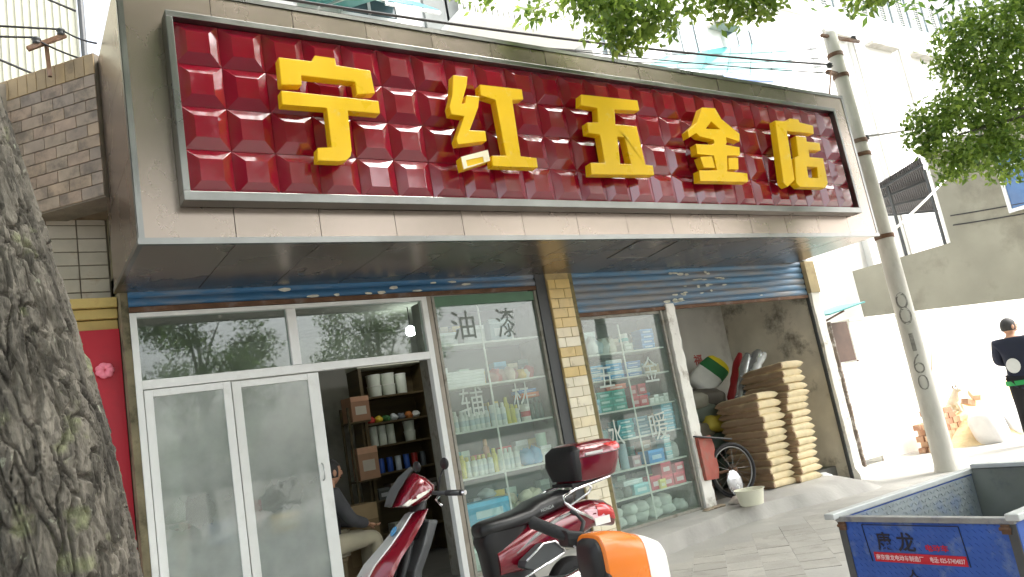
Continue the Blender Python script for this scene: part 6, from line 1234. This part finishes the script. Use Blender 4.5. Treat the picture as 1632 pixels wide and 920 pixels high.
for k in range(9):
    pt.append([(-0.075 + (0.08+0.0*k)*math.cos(2*math.pi*i/20)*k/8 + 0.02, -0.158 - 0.004*(1-(k/8)**2) + 0.05*((0.085*math.cos(2*math.pi*i/20)*k/8)**2)/0.01*0.1, 1.11 + 0.105*math.sin(2*math.pi*i/20)*k/8) for i in range(20)])
part('back_patch', MB().loft(pt, cap=False), cmat((206,208,206), 0.7), jo, smooth=True, label='pale oval patch on the jacket back')
J2 = dict(pel=(0,0,.50), ch=(0,.02,.76), up=(0,.05,.93), nk=(0,.08,1.03), sl=(-.18,.05,.94), el=(-.25,.16,.70), wl=(-.12,.38,.62), sr=(.18,.05,.94), er=(.25,.16,.70), wr=(.12,.38,.62), hl=(-.09,.06,.49), kl=(-.14,.44,.50), al=(-.13,.42,.09), tl=(-.13,.58,.045), hr=(.09,.06,.49), kr=(.14,.44,.50), ar=(.13,.40,.09), tr=(.13,.56,.045))
figure('person', 'seated person in grey jacket and beige trousers just inside the doorway', (2.50, 7.30, 0.284), R(-90), J2, (0.0, .12, 1.155), R(8), (M('grey_jacket', lin(70,70,74), 0.85, 0, 0.15, 7, bump=0.3, bscale=16), M('beige_trousers', lin(176,168,146), 0.85, 0, 0.1, 6, bump=0.3, bscale=14), m_black))
stl = thing('wooden_stool', 'low wooden stool under the seated person', 'stool', (2.46, 7.30, 0.284))
part('stool_seat', MB().box(2.30, 2.62, 7.14, 7.46, .62, .655), m_wood, stl, bevel=0.006)
for x in (2.33, 2.59):
    for y in (7.17, 7.43): part('leg', MB().box(x-.018, x+.018, y-.018, y+.018, .284, .62), m_wood, stl)
dx_, dy_ = 13.52, 6.98; dz_ = sandh(dx_, dy_) - 0.02
dg_ = thing('dog', 'small pale dog with darker ears sitting on the sand heap', 'dog', (dx_, dy_, dz_))
db = skin_mesh([((0,.10,.12),.09),((0,.02,.24),.085),((0,-.03,.34),.06),((0,-.06,.40),.062),((0,-.12,.385),.036),((0,-.155,.378),.024),((-.05,-.05,.14),.03),((-.05,-.08,.02),.024),((.05,-.05,.14),.03),((.05,-.08,.02),.024),((-.09,.08,.08),.05),((-.09,-.02,.03),.026),((.09,.08,.08),.05),((.09,-.02,.03),.026),((0,.2,.08),.022),((.06,.28,.06),.014)],
               [(0,1),(1,2),(2,3),(3,4),(4,5),(1,6),(6,7),(1,8),(8,9),(0,10),(10,11),(0,12),(12,13),(0,14),(14,15)], 'dog_body')
db.v = [tuple(Vector(p) + Vector((dx_, dy_, dz_))) for p in db.v]
part('body', db, M('pale_fur', lin(214,206,188), 0.9, 0, 0.12, 14, bump=0.5, bscale=60), dg_, smooth=True)
for s_ in (-1, 1):
    part('ear', MB().ball((dx_+s_*.055, dy_-.045, dz_+.445), (.018,.014,.034), 8, 6), cmat((120,110,98), 0.9), dg_, smooth=True); part('eye', MB().ball((dx_+s_*.026, dy_-.108, dz_+.415), (.009,.007,.009), 8, 6), m_black, dg_, smooth=True)
part('nose', MB().ball((dx_, dy_-.18, dz_+.382), (.013,.01,.01), 8, 6), m_black, dg_, smooth=True)
